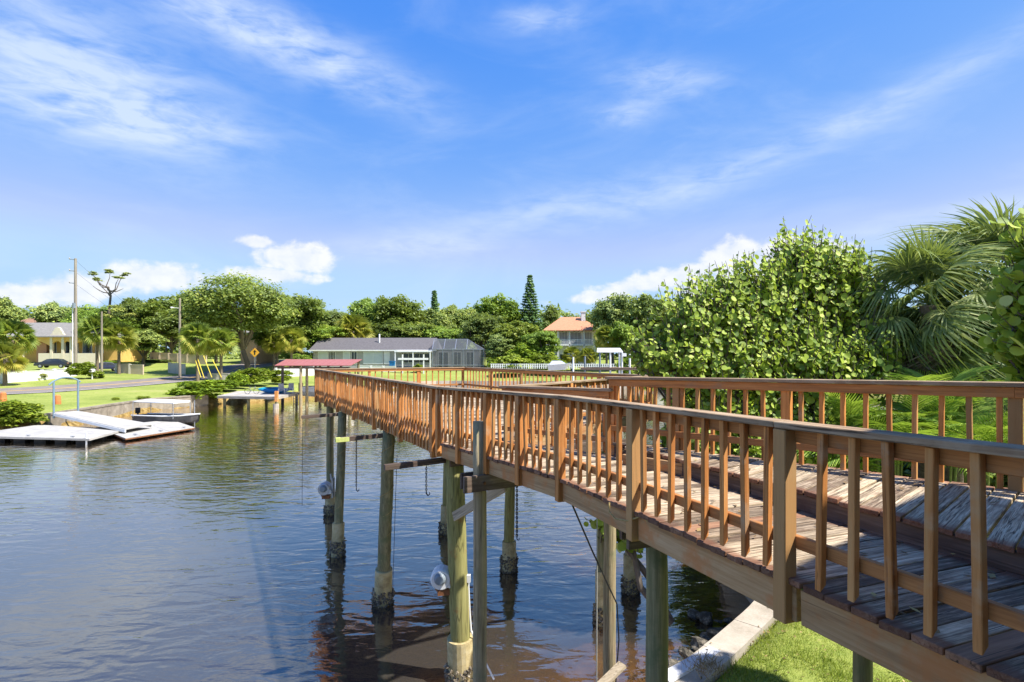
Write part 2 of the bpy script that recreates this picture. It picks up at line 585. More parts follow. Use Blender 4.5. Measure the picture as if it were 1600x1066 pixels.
def sdist(x, y):
    """signed distance to the water's edge, positive on land"""
    x = np.asarray(x, dtype=float); y = np.asarray(y, dtype=float)
    best = np.full(x.shape, 1e9)
    inside = np.zeros(x.shape, dtype=bool)
    n = len(WATER)
    for i in range(n):
        a, b = WATER[i], WATER[(i + 1) % n]
        dx, dy = b - a
        t = np.clip(((x - a[0]) * dx + (y - a[1]) * dy) / (dx * dx + dy * dy), 0, 1)
        best = np.minimum(best, np.hypot(x - a[0] - t * dx, y - a[1] - t * dy))
        c = ((a[1] > y) != (b[1] > y))
        with np.errstate(divide='ignore', invalid='ignore'):
            xi = a[0] + (y - a[1]) * dx / (dy if dy else 1e-9)
        inside ^= c & (x < xi)
    return np.where(inside, -best, best)


def gz_arr(x, y):
    d = sdist(x, y)
    far = np.clip((np.asarray(y) - 30) / 10, 0, 1)
    rise = far * (np.clip((d - 2) * .048, 0, 2.3)) + (1 - far) * np.clip((d - 4) * .02, 0, .8)
    rise += .9 * far * np.clip((np.asarray(y) - 92) / 10, 0, 1) * np.clip(d / 6, 0, 1)
    land = 1.15 + rise
    bed = -.08 - np.clip(-d * .06, 0, .25) - np.clip((-d - 3) * .16, 0, 1.3)
    s = np.clip((d - .15) / .3, 0, 1)
    return np.where(d > .45, land, np.where(d < .15, bed, bed + (land - bed) * s))


def gz(x, y):
    return float(gz_arr(np.array([x]), np.array([y]))[0])


def build_ground():
    xs = np.concatenate([np.linspace(-1500, -80, 22), np.arange(-78, -12, 1.1), np.arange(-12, 14, .33), np.arange(14.2, 80, 1.3), np.linspace(85, 1500, 22)])
    ys = np.concatenate([np.linspace(-300, -8, 14), np.arange(-6, 22, .33), np.arange(22.3, 132, 1.2), np.linspace(135, 3000, 30)])
    X, Y = np.meshgrid(xs, ys)
    Z = gz_arr(X.ravel(), Y.ravel())
    r2 = np.random.default_rng(3)
    Z = Z + np.where(Z > 1, r2.normal(0, .012, Z.shape), r2.normal(0, .03, Z.shape))
    V = np.stack([X.ravel(), Y.ravel(), Z], 1)
    nx, ny = len(xs), len(ys)
    i = np.arange(nx - 1)[None, :] + np.arange(ny - 1)[:, None] * nx
    F = np.stack([i, i + 1, i + nx + 1, i + nx], -1).reshape(-1, 4)
    me = np_mesh('ground', V, F, smooth=True)
    m, k, out = new_mat('ground_lawn_and_bed')
    geo = k.n('ShaderNodeNewGeometry')
    pos = geo.outputs['Position']
    sp = k.n('ShaderNodeSeparateXYZ'); k.t.links.new(pos, sp.inputs[0])
    n1 = k.noise(pos, .22, 5, .6)
    n2 = k.noise(pos, 5.0, 5, .65)
    n3 = k.noise(pos, 40.0, 3, .6)
    f = k.m('ADD', k.m('MULTIPLY', n1, .5), k.m('MULTIPLY', n2, .5))
    grass = k.ramp(f, [(.30, (.10, .135, .03)), (.43, (.20, .25, .05)), (.56, (.29, .325, .075)), (.68, (.38, .33, .15))])
    mud = k.ramp(k.noise(pos, 2.2, 6, .65), [(.32, (.10, .065, .02)), (.5, (.24, .16, .05)), (.68, (.40, .30, .13))])
    mud = k.mix(k.sstep(sp.outputs[2], -.75, -.28), (.012, .010, .007), mud)      # deep bed painted near-black, standing in for light lost in the water
    col = k.mix(k.sstep(sp.outputs[2], .55, .95), mud, grass)
    principled(k, out, col, .9, k.m('ADD', n3, n2), .6, .03, .15)
    o = link('ground', me, m)
    tag(o, kind='structure')


build_ground()


def build_water():
    xs = np.linspace(-320, 320, 5); ys = np.linspace(-62, 130, 5)
    X, Y = np.meshgrid(xs, ys)
    V = np.stack([X.ravel(), Y.ravel(), np.zeros(X.size)], 1)
    i = np.arange(4)[None, :] + np.arange(4)[:, None] * 5
    F = np.stack([i, i + 1, i + 6, i + 5], -1).reshape(-1, 4)
    me = np_mesh('water', V, F)
    m, k, out = new_mat('river_water')
    geo = k.n('ShaderNodeNewGeometry')
    pos = geo.outputs['Position']
    v1 = k.vm('MULTIPLY', pos, (.55, 1.25, 1))
    w1 = k.noise(v1, 1.7, 2, .45, .7)
    w2 = k.noise(k.vm('MULTIPLY', pos, (.8, 1.3, 1)), 5.0, 3, .55, .3)
    w3 = k.noise(pos, 16.0, 2, .5)
    calm = k.noise(pos, .09, 3, .5)
    amp = k.m('ADD', k.m('MULTIPLY', k.sstep(calm, .32, .68), .85), .4)
    h = k.m('ADD', k.m('ADD', k.m('MULTIPLY', w1, 1.0), k.m('MULTIPLY', w2, .16)), k.m('MULTIPLY', w3, .03))
    h = k.m('MULTIPLY', h, amp)
    bn = k.n('ShaderNodeBump')
    bn.inputs['Strength'].default_value = .55
    bn.inputs['Distance'].default_value = .07
    k.put(bn.inputs['Height'], h)
    fr = k.n('ShaderNodeFresnel'); fr.inputs['IOR'].default_value = 1.42
    k.t.links.new(bn.outputs[0], fr.inputs['Normal'])
    gl = k.n('ShaderNodeBsdfGlossy'); gl.inputs['Roughness'].default_value = .04
    gl.inputs['Color'].default_value = (1, .92, .80, 1)
    k.t.links.new(bn.outputs[0], gl.inputs['Normal'])
    df = k.n('ShaderNodeBsdfDiffuse'); df.inputs['Color'].default_value = (.082, .071, .060, 1)
    tr = k.n('ShaderNodeBsdfTransparent'); tr.inputs['Color'].default_value = (.80, .62, .33, 1)
    body = k.n('ShaderNodeMixShader')
    sx = k.n('ShaderNodeSeparateXYZ'); k.t.links.new(pos, sx.inputs[0])
    # clearer where it is only ankle-deep along the near seawall, turbid in the channel
    dsw = k.m('ADD', k.m('MULTIPLY', k.m('SUBTRACT', sx.outputs[0], 2.15), -.727), k.m('MULTIPLY', k.m('SUBTRACT', sx.outputs[1], 7.8), .687))
    k.put(body.inputs[0], k.m('SUBTRACT', .86, k.m('MULTIPLY', k.sstep(dsw, .4, 3.6), .36)))
    k.t.links.new(df.outputs[0], body.inputs[1]); k.t.links.new(tr.outputs[0], body.inputs[2])
    mx = k.n('ShaderNodeMixShader')
    k.put(mx.inputs[0], k.m('ADD', k.m('MULTIPLY', fr.outputs[0], 1.8), .12, clamp=True))
    k.t.links.new(body.outputs[0], mx.inputs[1]); k.t.links.new(gl.outputs[0], mx.inputs[2])
    k.t.links.new(mx.outputs[0], out.inputs[0])
    o = link('water', me, m)
    tag(o, kind='structure')


build_water()

# ------------------------------------------------------------------ the boardwalk pier
A0, D_, E_, F_, G_, J_, K_, L_ = [Vector(p) for p in ((2.72, .5), (.571, 6.2), (-1.165, 9.22), (-7.16, 20.4), (-1.92, 22.9), (3.57, 14.2), (-.16, 9.4), (1.36, 7.75))]
M_ = Vector((4.2, 4.65))
N_ = M_ + (M_ - L_) * .95
WALK = (D_ - A0).normalized()
ACR = Vector((WALK.y, -WALK.x))          # to the right across the walkway
FAS0, FAS1 = Vector((3.98, .5)), Vector((1.40, 7.72))
FDIR = (FAS1 - FAS0).normalized()


def deckz(p):
    d = WALK.x * p[0] + WALK.y * p[1]
    return float(np.interp(d, [-.5, 2.5, 5.6, 9.0], [4.56, 4.485, 4.43, 4.344]))


def upz(p):
    return deckz(p) + .17


PIER = thing('boardwalk_pier', 'long orange-stained timber boardwalk leading out to a railed pier on tall pilings', 'pier', (0, 8, 0))


def clip_line(poly, o, d):
    """interval of the line o + t d inside a convex polygon"""
    ts = []
    n = len(poly)
    for i in range(n):
        a, b = poly[i], poly[(i + 1) % n]
        e = b - a
        den = d.x * e.y - d.y * e.x
        if abs(den) < 1e-9:
            continue
        w = a - o
        t = (w.x * e.y - w.y * e.x) / den
        s = (w.x * d.y - w.y * d.x) / den
        if -1e-6 <= s <= 1 + 1e-6:
            ts.append(t)
    if len(ts) < 2 or max(ts) - min(ts) < .02:
        return None
    return min(ts), max(ts)


def lay_planks(parent, poly, along, across, s0, s1, zf, mats, w=.14, gap=.009, over=0.0, seed=1):
    """planks that run along 'across', stepped along 'along'"""
    rr = random.Random(seed)
    s = s0
    while s < s1:
        ww = w + rr.uniform(-.003, .003)
        iv = [clip_line(poly, along * ss, across) for ss in (s + .001, s + ww - .001)]
        if iv[0] and iv[1]:
            a0, b0 = iv[0][0] - over + rr.uniform(-.012, .012), iv[0][1] + rr.uniform(-.008, .008)
            a1, b1 = iv[1][0] - over + rr.uniform(-.012, .012), iv[1][1] + rr.uniform(-.008, .008)
            if min(b0, b1) - max(a0, a1) > .05:
                c = along * (s + ww / 2) + across * ((a0 + b0) / 2)
                L2 = 0
                pts = [along * s + across * a0, along * s + across * b0, along * (s + ww) + across * b1, along * (s + ww) + across * a1]
                ang = math.atan2(across.y, across.x)
                dz = rr.uniform(-.006, .006)
                tl = rr.uniform(-.005, .005)
                zc = zf(c)
                vs = []
                for j, p in enumerate(pts):
                    q = p - c
                    lx = q.x * across.x + q.y * across.y
                    ly = q.x * along.x + q.y * along.y
                    lz = zf(p) - zc + dz + (tl if j in (0, 3) else -tl)
                    vs.append((lx, ly, lz))
                th = .038
                sgn = across.x * along.y - across.y * along.x
                bm = bmesh.new()
                lo = [bm.verts.new((x, y * sgn, z - th)) for x, y, z in vs]
                hi = [bm.verts.new((x, y * sgn, z)) for x, y, z in vs]
                bm.faces.new(lo[::-1]); bm.faces.new(hi)
                for j in range(4):
                    bm.faces.new((lo[j], lo[(j + 1) % 4], hi[(j + 1) % 4], hi[j]))
                bmesh.ops.recalc_face_normals(bm, faces=list(bm.faces))
                bmesh.ops.bevel(bm, geom=list(bm.edges), offset=.004, segments=1, affect='EDGES')
                me = bpy.data.meshes.new('plank')
                bm.to_mesh(me); bm.free()
                o = link('plank', me, rr.choices(mats[0], mats[1])[0], parent)
                o.location = Vector((c.x, c.y, zc)) - wloc(parent)
                o.rotation_euler = (0, 0, ang)
        s += ww + gap + rr.uniform(-.002, .004)


def dotw(p, d):
    return p.x * d.x + p.y * d.y


# --- ramp, first leg
ramp = part_empty('ramp_deck', PIER)
cutR = D_ + ACR * 1.315
OUT = .075
off = -ACR * OUT
poly1 = [A0 + off, FAS0 - ACR * .02, cutR - ACR * .02, D_ + off]
lay_planks(ramp, poly1, WALK, ACR, dotw(A0, WALK) + .02, dotw(D_, WALK) - .15, deckz, ([M['plank'], M['plank_dark'], M['plank_new']], [.62, .34, .04]), over=.0, seed=5)
dDE = (E_ - D_).normalized()
aDE = Vector((dDE.y, -dDE.x))
poly2 = [D_ - aDE * OUT, cutR - ACR * .02, L_, K_ + Vector((.05, 0)), E_ - aDE * OUT]
lay_planks(ramp, poly2, dDE, aDE, dotw(D_, dDE) - .1, dotw(E_, dDE) + .05, deckz, ([M['plank'], M['plank_dark']], [.8, .2]), seed=6)
# --- platform
plat = part_empty('platform_deck', PIER)
dEF = (F_ - E_).normalized()
aEF = Vector((dEF.y, -dEF.x))
lay_planks(plat, [E_ - aEF * .03, K_, J_, G_, F_ - aEF * .03], dEF, aEF, dotw(K_, dEF) - .3, dotw(G_, dEF), lambda p: 4.342, ([M['plank'], M['plank_dark']], [.75, .25]), seed=8)
# --- upper deck
upper = part_empty('raised_deck', PIER)
dLM = (M_ - L_).normalized()
aLM = Vector((-dLM.y, dLM.x))            # towards the shore side
if aLM.x < 0:
    aLM = -aLM
M2 = M_ + dLM * 3.4
polyU = [L_ + aLM * .12, FAS1 - aLM * .02, FAS0 - ACR * .01, M2 + Vector((-1.5, -1.0)), M2 + aLM * .12]
lay_planks(upper, polyU, dLM, aLM, dotw(L_, dLM) - .1, dotw(M2, dLM), upz, ([M['plank'], M['plank_dark']], [.6, .4]), w=.142, gap=.012, seed=11)

# --- stringers, fascia and joists
def v3(p, z):
    return Vector((p.x, p.y, z))


def beam2(name, mat, parent, p, q, zp, zq, w, h):
    return board(name, mat, parent, v3(p, zp), v3(q, zq), w, h, .004)


fas = [('stringer', A0 - ACR * .02, A0 + WALK * 2.9 - ACR * .02), ('stringer', A0 + WALK * 2.93 - ACR * .02, A0 + WALK * 4.55 - ACR * .02),
       ('stringer', A0 + WALK * 4.58 - ACR * .02, D_ - ACR * .02), ('stringer', D_ - aDE * .02, E_ - aDE * .02 - dDE * .1)]
for nm, p, q in fas:
    beam2(nm, M['frame'], ramp, p, q, deckz(p) - .04 - .105, deckz(q) - .04 - .105, .045, .2)
for p, q in ((A0 + ACR * .62, D_ + ACR * .62), (cutR - ACR * .12, K_ + Vector((.0, -.12))), (A0 + ACR * 1.1, cutR - ACR * .1)):
    beam2('stringer', M['frame'], ramp, p, q, deckz(p) - .14, deckz(q) - .14, .045, .19)
# dark riser between the ramp and the raised deck
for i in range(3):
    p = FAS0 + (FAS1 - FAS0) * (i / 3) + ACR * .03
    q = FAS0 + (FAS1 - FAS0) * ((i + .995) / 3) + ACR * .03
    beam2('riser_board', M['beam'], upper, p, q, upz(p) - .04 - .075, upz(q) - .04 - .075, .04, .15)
for p, q in ((L_ + aLM * .05, M2 + aLM * .05), (L_ + dLM * .6 - aLM * .5, M2 - aLM * .9)):
    beam2('stringer', M['frame'], upper, p, q, upz(p) - .145, upz(q) - .145, .045, .2)
for p, q in ((E_ - aEF * .0, F_), (F_, G_), (G_, J_), (J_, K_)):
    beam2('rim_joist', M['frame'], plat, p, q, 4.2, 4.2, .045, .2)
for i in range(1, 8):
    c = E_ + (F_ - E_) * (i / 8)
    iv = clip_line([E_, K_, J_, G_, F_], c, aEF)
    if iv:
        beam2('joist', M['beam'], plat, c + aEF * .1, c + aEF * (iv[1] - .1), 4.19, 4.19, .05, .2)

# --- railings
H_RAIL = .914


def railing(pts, zf, side, spacing, drop, posts, stain=None, post_drop=.24, cap_mat=None, hb=.2, lean=0.0, seed=0):
    """pts: plan points; side: +1 when the outer side is left of the travel direction"""
    rr = random.Random(seed)
    rl = part_empty('railing', PIER)
    bmesh_cache = {}
    for i in range(len(pts) - 1):
        a, b = pts[i], pts[i + 1]
        d = (b - a).normalized()
        nrm = Vector((-d.y, d.x)) * side
        L = (b - a).length
        # cap boards, jointed every few metres
        nb = max(1, round(L / 3.2))
        for j in range(nb):
            p, q = a + d * (L * j / nb + (.0 if j else -.05)), a + d * (L * (j + 1) / nb + (-.004 if j < nb - 1 else .05))
            o1, o2 = rr.uniform(-.006, .006), rr.uniform(-.006, .006)
            beam2('top_rail', cap_mat or M['cap'], rl, p + nrm * (.025 + o1), q + nrm * (.025 + o2), zf(p) + H_RAIL - .019 + rr.uniform(-.003, .003), zf(q) + H_RAIL - .019, .142, .038)
        beam2('upper_stringer', M['stain_x'], rl, a, b, zf(a) + H_RAIL - .04 - .046, zf(b) + H_RAIL - .04 - .046, .038, .089)
        beam2('bottom_rail', M['stain_x'], rl, a, b, zf(a) + hb, zf(b) + hb, .04, .075)
        # balusters on the outer face
        n = int(L / spacing)
        for j in range(n):
            t = (j + .5) / n * L
            if any(abs(t - (pp - a).dot(d)) < .075 for pp in posts):
                continue
            c = a + d * t + nrm * (.0425 + rr.uniform(-.002, .002))
            zt = zf(c) + H_RAIL - .042
            zb = zf(c) + drop + rr.uniform(-.012, .012)
            key = (round(zt - zb, 2), rr.randrange(3))
            if key not in bmesh_cache:
                bmesh_cache[key] = bevel_box_mesh('baluster', .0405, .0405, key[0], .0035, cut=.036)
            o = link('baluster', bmesh_cache[key], stain or M['stain'], rl)
            o.location = Vector((c.x, c.y, (zt + zb) / 2)) - wloc(rl)
            o.rotation_euler = (rr.uniform(-.016, .016) + rr.choice((0, 0, 0, 0, lean)), rr.uniform(-.018, .018), math.atan2(nrm.y, nrm.x) + math.pi / 2 + rr.uniform(-.05, .05))
    pm_ = bevel_box_mesh('post', .092, .092, 1.0, .005)
    pcache = {}
    for pp in posts:
        # find the segment of this post for its orientation
        best = min(range(len(pts) - 1), key=lambda i: abs((pp - pts[i]).cross((pts[i + 1] - pts[i]).normalized())) + (0 if -.2 < (pp - pts[i]).dot((pts[i + 1] - pts[i]).normalized()) < (pts[i + 1] - pts[i]).length + .2 else 9))
        d = (pts[best + 1] - pts[best]).normalized()
        nrm = Vector((-d.y, d.x)) * side
        c = pp + nrm * .052
        zt, zb = zf(c) + H_RAIL - .041, zf(c) - post_drop
        key = round(zt - zb, 2)
        if key not in pcache:
            pcache[key] = bevel_box_mesh('post', .092, .092, key, .005)
        o = link('post', pcache[key], stain or M['stain'], rl)
        o.location = Vector((c.x, c.y, (zt + zb) / 2)) - wloc(rl)
        o.rotation_euler = (0, 0, math.atan2(d.y, d.x))
    bpy.data.meshes.remove(pm_)
    return rl


def lerp(a, b, t):
    return a + (b - a) * t


Bp = lerp(A0, D_, .493); Cp = lerp(A0, D_, .757)
railing([A0, D_], deckz, +1, .185, .015, [lerp(A0, D_, .06), Bp, Cp, D_ - WALK * .03], seed=21, post_drop=.26)
railing([D_, E_], deckz, +1, .165, .0, [lerp(D_, E_, .25), lerp(D_, E_, .5), lerp(D_, E_, .77), E_], seed=22, lean=.03)
railing([E_, F_], lambda p: 4.344, +1, .172, -.24, [lerp(E_, F_, t) for t in (.02, .17, .33, .5, .67, .83, .985)], seed=23, lean=.05, post_drop=.3)
railing([F_, G_], lambda p: 4.344, +1, .25, -.02, [lerp(F_, G_, t) for t in (.33, .66, .985)], seed=24)
railing([G_, J_], lambda p: 4.344, +1, .25, -.1, [lerp(G_, J_, t) for t in (.2, .4, .6, .8, .985)], seed=25)
railing([J_, K_], lambda p: 4.344, +1, .26, -.02, [lerp(J_, K_, t) for t in (.33, .66)], seed=26)
railing([K_, L_], deckz, +1, .24, -.02, [lerp(K_, L_, .03)], seed=27)
railing([L_, M_, M2], upz, +1, .2, -.06, [L_ + dLM * .02, L_ + dLM * 1.02, L_ + dLM * 2.35, M_, M_ + dLM * 1.75], seed=28, post_drop=.3)

# --- pilings
def piling(px_top, top, base, r, mat, sleeve=None, oys=None, wrap=False, seed=0):
    """top/base world points"""
    rr = random.Random(seed)
    mb = MB()
    n = 9
    pts, rad = [], []
    for i in range(n):
        t = i / (n - 1)
        p = base.lerp(top, t)
        pts.append(p + Vector((rr.uniform(-.008, .008), rr.uniform(-.008, .008), 0)))
        rad.append(r * (1.06 - .1 * t) * rr.uniform(.985, 1.015))
    mb.tube(pts, rad, 16)
    o = mb.build('piling', mat, PIER, smooth=False)
    me = o.data
    me.polygons.foreach_set('use_smooth', [len(p.vertices) == 4 for p in me.polygons])
    axis = (top - base).normalized()

    def at(z):
        return base + axis * ((z - base.z) / axis.z)
    if sleeve:
        s = MB()
        zs = [-1.3, 0, sleeve * .5, sleeve - .03, sleeve, sleeve + .005]
        rs = [r * 1.42, r * 1.42, r * 1.38, r * 1.36, r * 1.34, r * 1.04]
        s.tube([at(z) for z in zs], rs, 18)
        s.build('concrete_sleeve', M['sleeve'], o, smooth=False)
    if oys:
        s = MB()
        for _ in range(320):
            a = rr.uniform(0, 6.283)
            z = rr.uniform(-.15, oys) * rr.uniform(.75, 1.0)
            c = at(z) + Vector((math.cos(a), math.sin(a), 0)) * r * 1.42
            l = rr.uniform(.03, .075)
            dr = Vector((math.cos(a) + rr.uniform(-.7, .7), math.sin(a) + rr.uniform(-.7, .7), rr.uniform(-.8, 1))).normalized()
            sd = dr.cross(Vector((rr.uniform(-1, 1), rr.uniform(-1, 1), rr.uniform(-1, 1)))).normalized()
            up = dr.cross(sd)
            w = l * .55
            vs = [c - dr * .02, c + sd * w + dr * l * .4, c + dr * l * 1.2, c - sd * w + dr * l * .4, c + up * l * .35 + dr * l * .4, c - up * l * .35 + dr * l * .3]
            s.add(vs, [(0, 1, 4), (1, 2, 4), (2, 3, 4), (3, 0, 4), (1, 0, 5), (2, 1, 5), (3, 2, 5), (0, 3, 5)])
        q = s.build('oyster_crust', M['oyster'], o)
        tag(q, kind='stuff')
    if wrap:
        s = MB()
        tz = rr.uniform(0, 6)
        pts = []
        for i in range(70):
            z = .9 + i * .045
            a = tz + i * .55
            pts.append(at(z) + Vector((math.cos(a), math.sin(a), 0)) * (r * 1.04))
        s.tube(pts, .005, 4)
        s.build('wound_line', M['rope'], o)
    return o


def Wt(px, py):
    Y = EYE * FPX / (py - HOR)
    return Vector(((px - 800) / FPX * Y, Y, 0))


def deep(p, top):
    """carry the piling axis down to the bed"""
    ax = (top - p).normalized()
    return p - ax * (1.4 / ax.z)


p1t, p1 = Vector((-4.97, 16.35, 4.1)), Wt(527, 868)
piling(0, p1t, deep(p1, p1t), .125, M['pile'], .92, .45, True, 31)
p2t, p2 = Vector((-2.72, 12.3, 4.1)), Wt(598, 943)
piling(0, p2t, deep(p2, p2t), .145, M['pile'], .85, .38, True, 32)
p3t, p3 = Vector((-2.05, 18.1, 4.1)), Wt(698, 833)
piling(0, p3t, deep(p3, p3t), .15, M['pile_algae'], .9, .4, False, 33)
p4t, p4 = Vector((-.03, 14.8, 4.1)), Wt(795, 892)
piling(0, p4t, deep(p4, p4t), .135, M['pile_algae'], .8, .5, False, 34)
p5t, p5 = Vector((-1.0, 9.6, 4.1)), Wt(721, 1062)
piling(0, p5t, deep(p5, p5t), .17, M['pile_algae'], .78, .35, False, 35)
p6 = Vector((-.45, 7.75, -1.3))
piling(0, Vector((-.45, 7.75, 4.86)), p6, .095, M['pile_tan'], None, None, False, 36)
p7 = Vector((1.58, 9.0, -1.0))
piling(0, Vector((1.56, 8.9, 4.1)), p7, .10, M['pile_tan'], None, None, False, 37)
p8 = Wt(940, 975)
piling(0, p8 + Vector((0, 0, 4.1)), p8 - Vector((0, 0, 1.2)), .10, M['pile'], 1.15, .45, False, 38)
piling(0, Vector((1.42, 5.45, 4.02)), Vector((1.42, 5.45, .9)), .108, M['pile'], None, None, False, 39)
piling(0, Vector((3.25, 5.15, 4.25)), Vector((3.25, 5.15, .9)), .082, M['pile'], None, None, False, 40)
piling(0, Vector((2.55, 2.3, 4.25)), Vector((2.55, 2.3, .9)), .09, M['pile'], None, None, False, 41)
piling(0, Vector((2.9, 13.6, 4.1)), Vector((2.9, 13.6, -1.4)), .13, M['pile_tan'], .9, .4, False, 42)
piling(0, Vector((-6.6, 20.2, 4.1)), Vector((-6.6, 20.2, -1.4)), .13, M['pile'], .9, .4, False, 43)
piling(0, Vector((-2.3, 22.2, 4.1)), Vector((-2.3, 22.2, -1.4)), .13, M['pile_tan'], .9, .4, False, 44)

# --- cross beams under the walk (in pairs, bolted to the pilings)
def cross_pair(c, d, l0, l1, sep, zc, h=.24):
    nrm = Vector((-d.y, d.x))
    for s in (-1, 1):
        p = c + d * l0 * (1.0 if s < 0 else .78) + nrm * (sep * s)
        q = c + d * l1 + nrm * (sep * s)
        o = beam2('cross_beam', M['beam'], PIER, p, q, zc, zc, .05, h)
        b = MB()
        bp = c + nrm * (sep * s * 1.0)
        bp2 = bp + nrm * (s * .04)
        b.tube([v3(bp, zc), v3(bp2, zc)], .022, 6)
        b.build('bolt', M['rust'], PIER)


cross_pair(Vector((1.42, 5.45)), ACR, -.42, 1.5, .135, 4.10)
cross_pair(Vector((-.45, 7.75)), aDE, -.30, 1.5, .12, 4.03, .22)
cross_pair(Vector((-1.0, 9.6)), aEF, -.15, 3.8, .19, 4.0, .2)
beam2('brace', M['brace'], PIER, Vector((-.98, 9.4)), Vector((-.1, 8.2)), 3.05, 3.85, .045, .15)
beam2('brace', M['brace'], PIER, Vector((-.55, 8.1)), Vector((.55, 9.1)), 3.95, 4.1, .045, .14)
# arms that reach out over the boat slip
armx = []
for base, l, zc, mt in ((Vector((-5.0, 16.45)), 1.15, 4.0, M['beam']), (Vector((-2.75, 12.35)), 1.12, 3.98, M['beam']), (Vector((-1.15, 9.55)), 1.05, 3.96, M['beam'])):
    q = base - aEF * l
    beam2('lift_arm', mt, PIER, base, q, zc + .02, zc - .01, .09, .09)
    armx.append((base, q, zc))
# green-yellow painted tip on the middle arm
q = armx[1][1]
beam2('painted_tip', pm('lime_paint', (.42, .48, .10), (.55, .58, .2), 20, .7, .1), PIER, q + aEF * .27, q - aEF * .012, 3.972, 3.968, .096, .096)
# short dark board beside the far corner of the platform
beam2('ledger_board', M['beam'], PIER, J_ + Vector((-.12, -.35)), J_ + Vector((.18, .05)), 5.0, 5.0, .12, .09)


# ------------------------------------------------------------------ boat-lift gear hanging off the pier
def chain(name, label, p, q, link_len=.045, r=.006, hook=True):
    t = thing(name, label, 'chain', q, None)
    mb = MB()
    d = (q - p)
    n = int(d.length / (link_len * .72))
    dn = d.normalized()
    for i in range(n):
        c = p + d * ((i + .5) / n)
        s = Vector((1, 0, 0)) if i % 2 else Vector((0, 1, 0))
        pts = [c + dn * (link_len * .5 * math.cos(a)) + s * (link_len * .28 * math.sin(a)) for a in [j * math.pi / 4 for j in range(9)]]
        mb.tube(pts, r, 4, False)
    mb.build('chain_links', M['black'], t)
    if hook:
        hb = MB()
        pts = [q + Vector((.0, 0, .0)), q + Vector((0, 0, -.05)), q + Vector((.03, 0, -.085)), q + Vector((.06, 0, -.06)), q + Vector((.055, 0, -.03))]
        hb.tube(pts, [.008, .012, .012, .010, .005], 6)
        hb.build('hook', M['black'], t)
    return t


def on_arm(i, f):
    b, q, z = armx[i]
    p = lerp(b, q, f)
    return Vector((p.x, p.y, z - .045))


c = on_arm(1, .62); chain('lift_chain', 'black hook chain hanging from the lime-tipped lift arm', c, c - Vector((0, 0, 1.02)))
c = on_arm(2, .32); chain('lift_chain', 'short black hook chain hanging from the arm nearest the boardwalk corner', c, c - Vector((0, 0, .42)))
c = Vector((.12, 13.6, 4.18)); chain('lift_chain', 'heavy black chain hanging under the walkway beside a tan piling', c, c - Vector((0, 0, 2.85)), .075, .012)


def line_thing(name, label, cat, pts, r, mat, n=5):
    mb = MB()
    mb.tube(pts, r, n)
    o = mb.build(name, mat)
    return tag(o, label, cat)


a = on_arm(0, .3); b = Vector((a.x - .02, a.y, 2.1))
line_thing('lift_cable', 'thin cable dropping from the farthest lift arm to the small motor', 'cable', [a, b], .007, M['black'])
a = on_arm(0, .97); line_thing('lift_cable', 'loose thin cable at the outer tip of the farthest lift arm', 'cable', [a, a - Vector((.02, 0, 2.5))], .006, M['black'])
line_thing('lift_cable', 'thin cable running down beside the lime-tipped arm\'s piling', 'cable', [p2t + Vector((.22, -.2, -.5)), Vector((p2.x + .27, p2.y - .2, .25))], .006, M['black'])
w = Vector((1.56, 8.9, 0))
line_thing('guy_cable', 'dark cable slanting from the walkway edge down to the tan piling', 'cable', [P(893, 786, 6.2), P(925, 860, 7.2), P(964, 944, 8.6), P(967, 1000, 8.75), P(962, 1066, 8.8)], .011, M['black'])
line_thing('hanging_line', 'thin pale line hanging straight down beside the tan piling', 'line', [P(933, 800, 7.5), P(932, 1120, 7.5)], .008, M['offwhite'])
line_thing('yellow_rope', 'yellow rope looped over the stringer below the rail', 'rope', [P(952, 785, 4.95), P(952, 800, 4.93), P(962, 811, 4.88), P(980, 814, 4.8), P(993, 810, 4.72), P(1003, 806, 4.68), P(1012, 815, 4.62)], .007, M['rope'])


def lift_motor(loc, s, label, clean):
    t = thing('lift_motor', label, 'motor', loc)
    L = lambda x, y, z: Vector(loc) + Vector((x, y, z)) * s
    white = M['white'] if clean else M['steel']
    mb = MB()   # flat back plate
    mb.box(L(.20, .02, .02), (.03 * s, .20 * s, .55 * s))
    mb.build('mounting_plate', M['steel'], t)
    mb = MB(); mb.tube([L(.14, .0, .42), L(.15, 0, .30), L(.2, 0, .18)], [.03 * s, .035 * s, .03 * s], 8)
    mb.build('hanger_bracket', M['steel'], t)
    mb = MB()
    mb.tube([L(-.02, -.16, 0), L(-.02, -.12, 0), L(-.02, .10, 0), L(-.02, .14, 0)], [.16 * s, .185 * s, .185 * s, .15 * s], 18)
    mb.build('drive_wheel', white, t)
    mb = MB(); mb.tube([L(-.03, -.24, .03), L(-.03, -.20, .03), L(-.03, -.155, .03)], [.07 * s, .10 * s, .11 * s], 14)
    mb.build('motor_body', M['gray_paint'], t)
    mb = MB(); mb.tube([L(.13, -.15, -.06), L(.13, .12, -.06)], .075 * s, 12)
    mb.build('gearbox', white, t)
    mb = MB(); mb.box(L(.02, -.05, -.22), (.22 * s, .18 * s, .10 * s), .2); mb.box(L(-.06, -.05, -.17), (.10 * s, .14 * s, .10 * s), .5)
    mb.build('rusty_bracket', M['rust'], t)


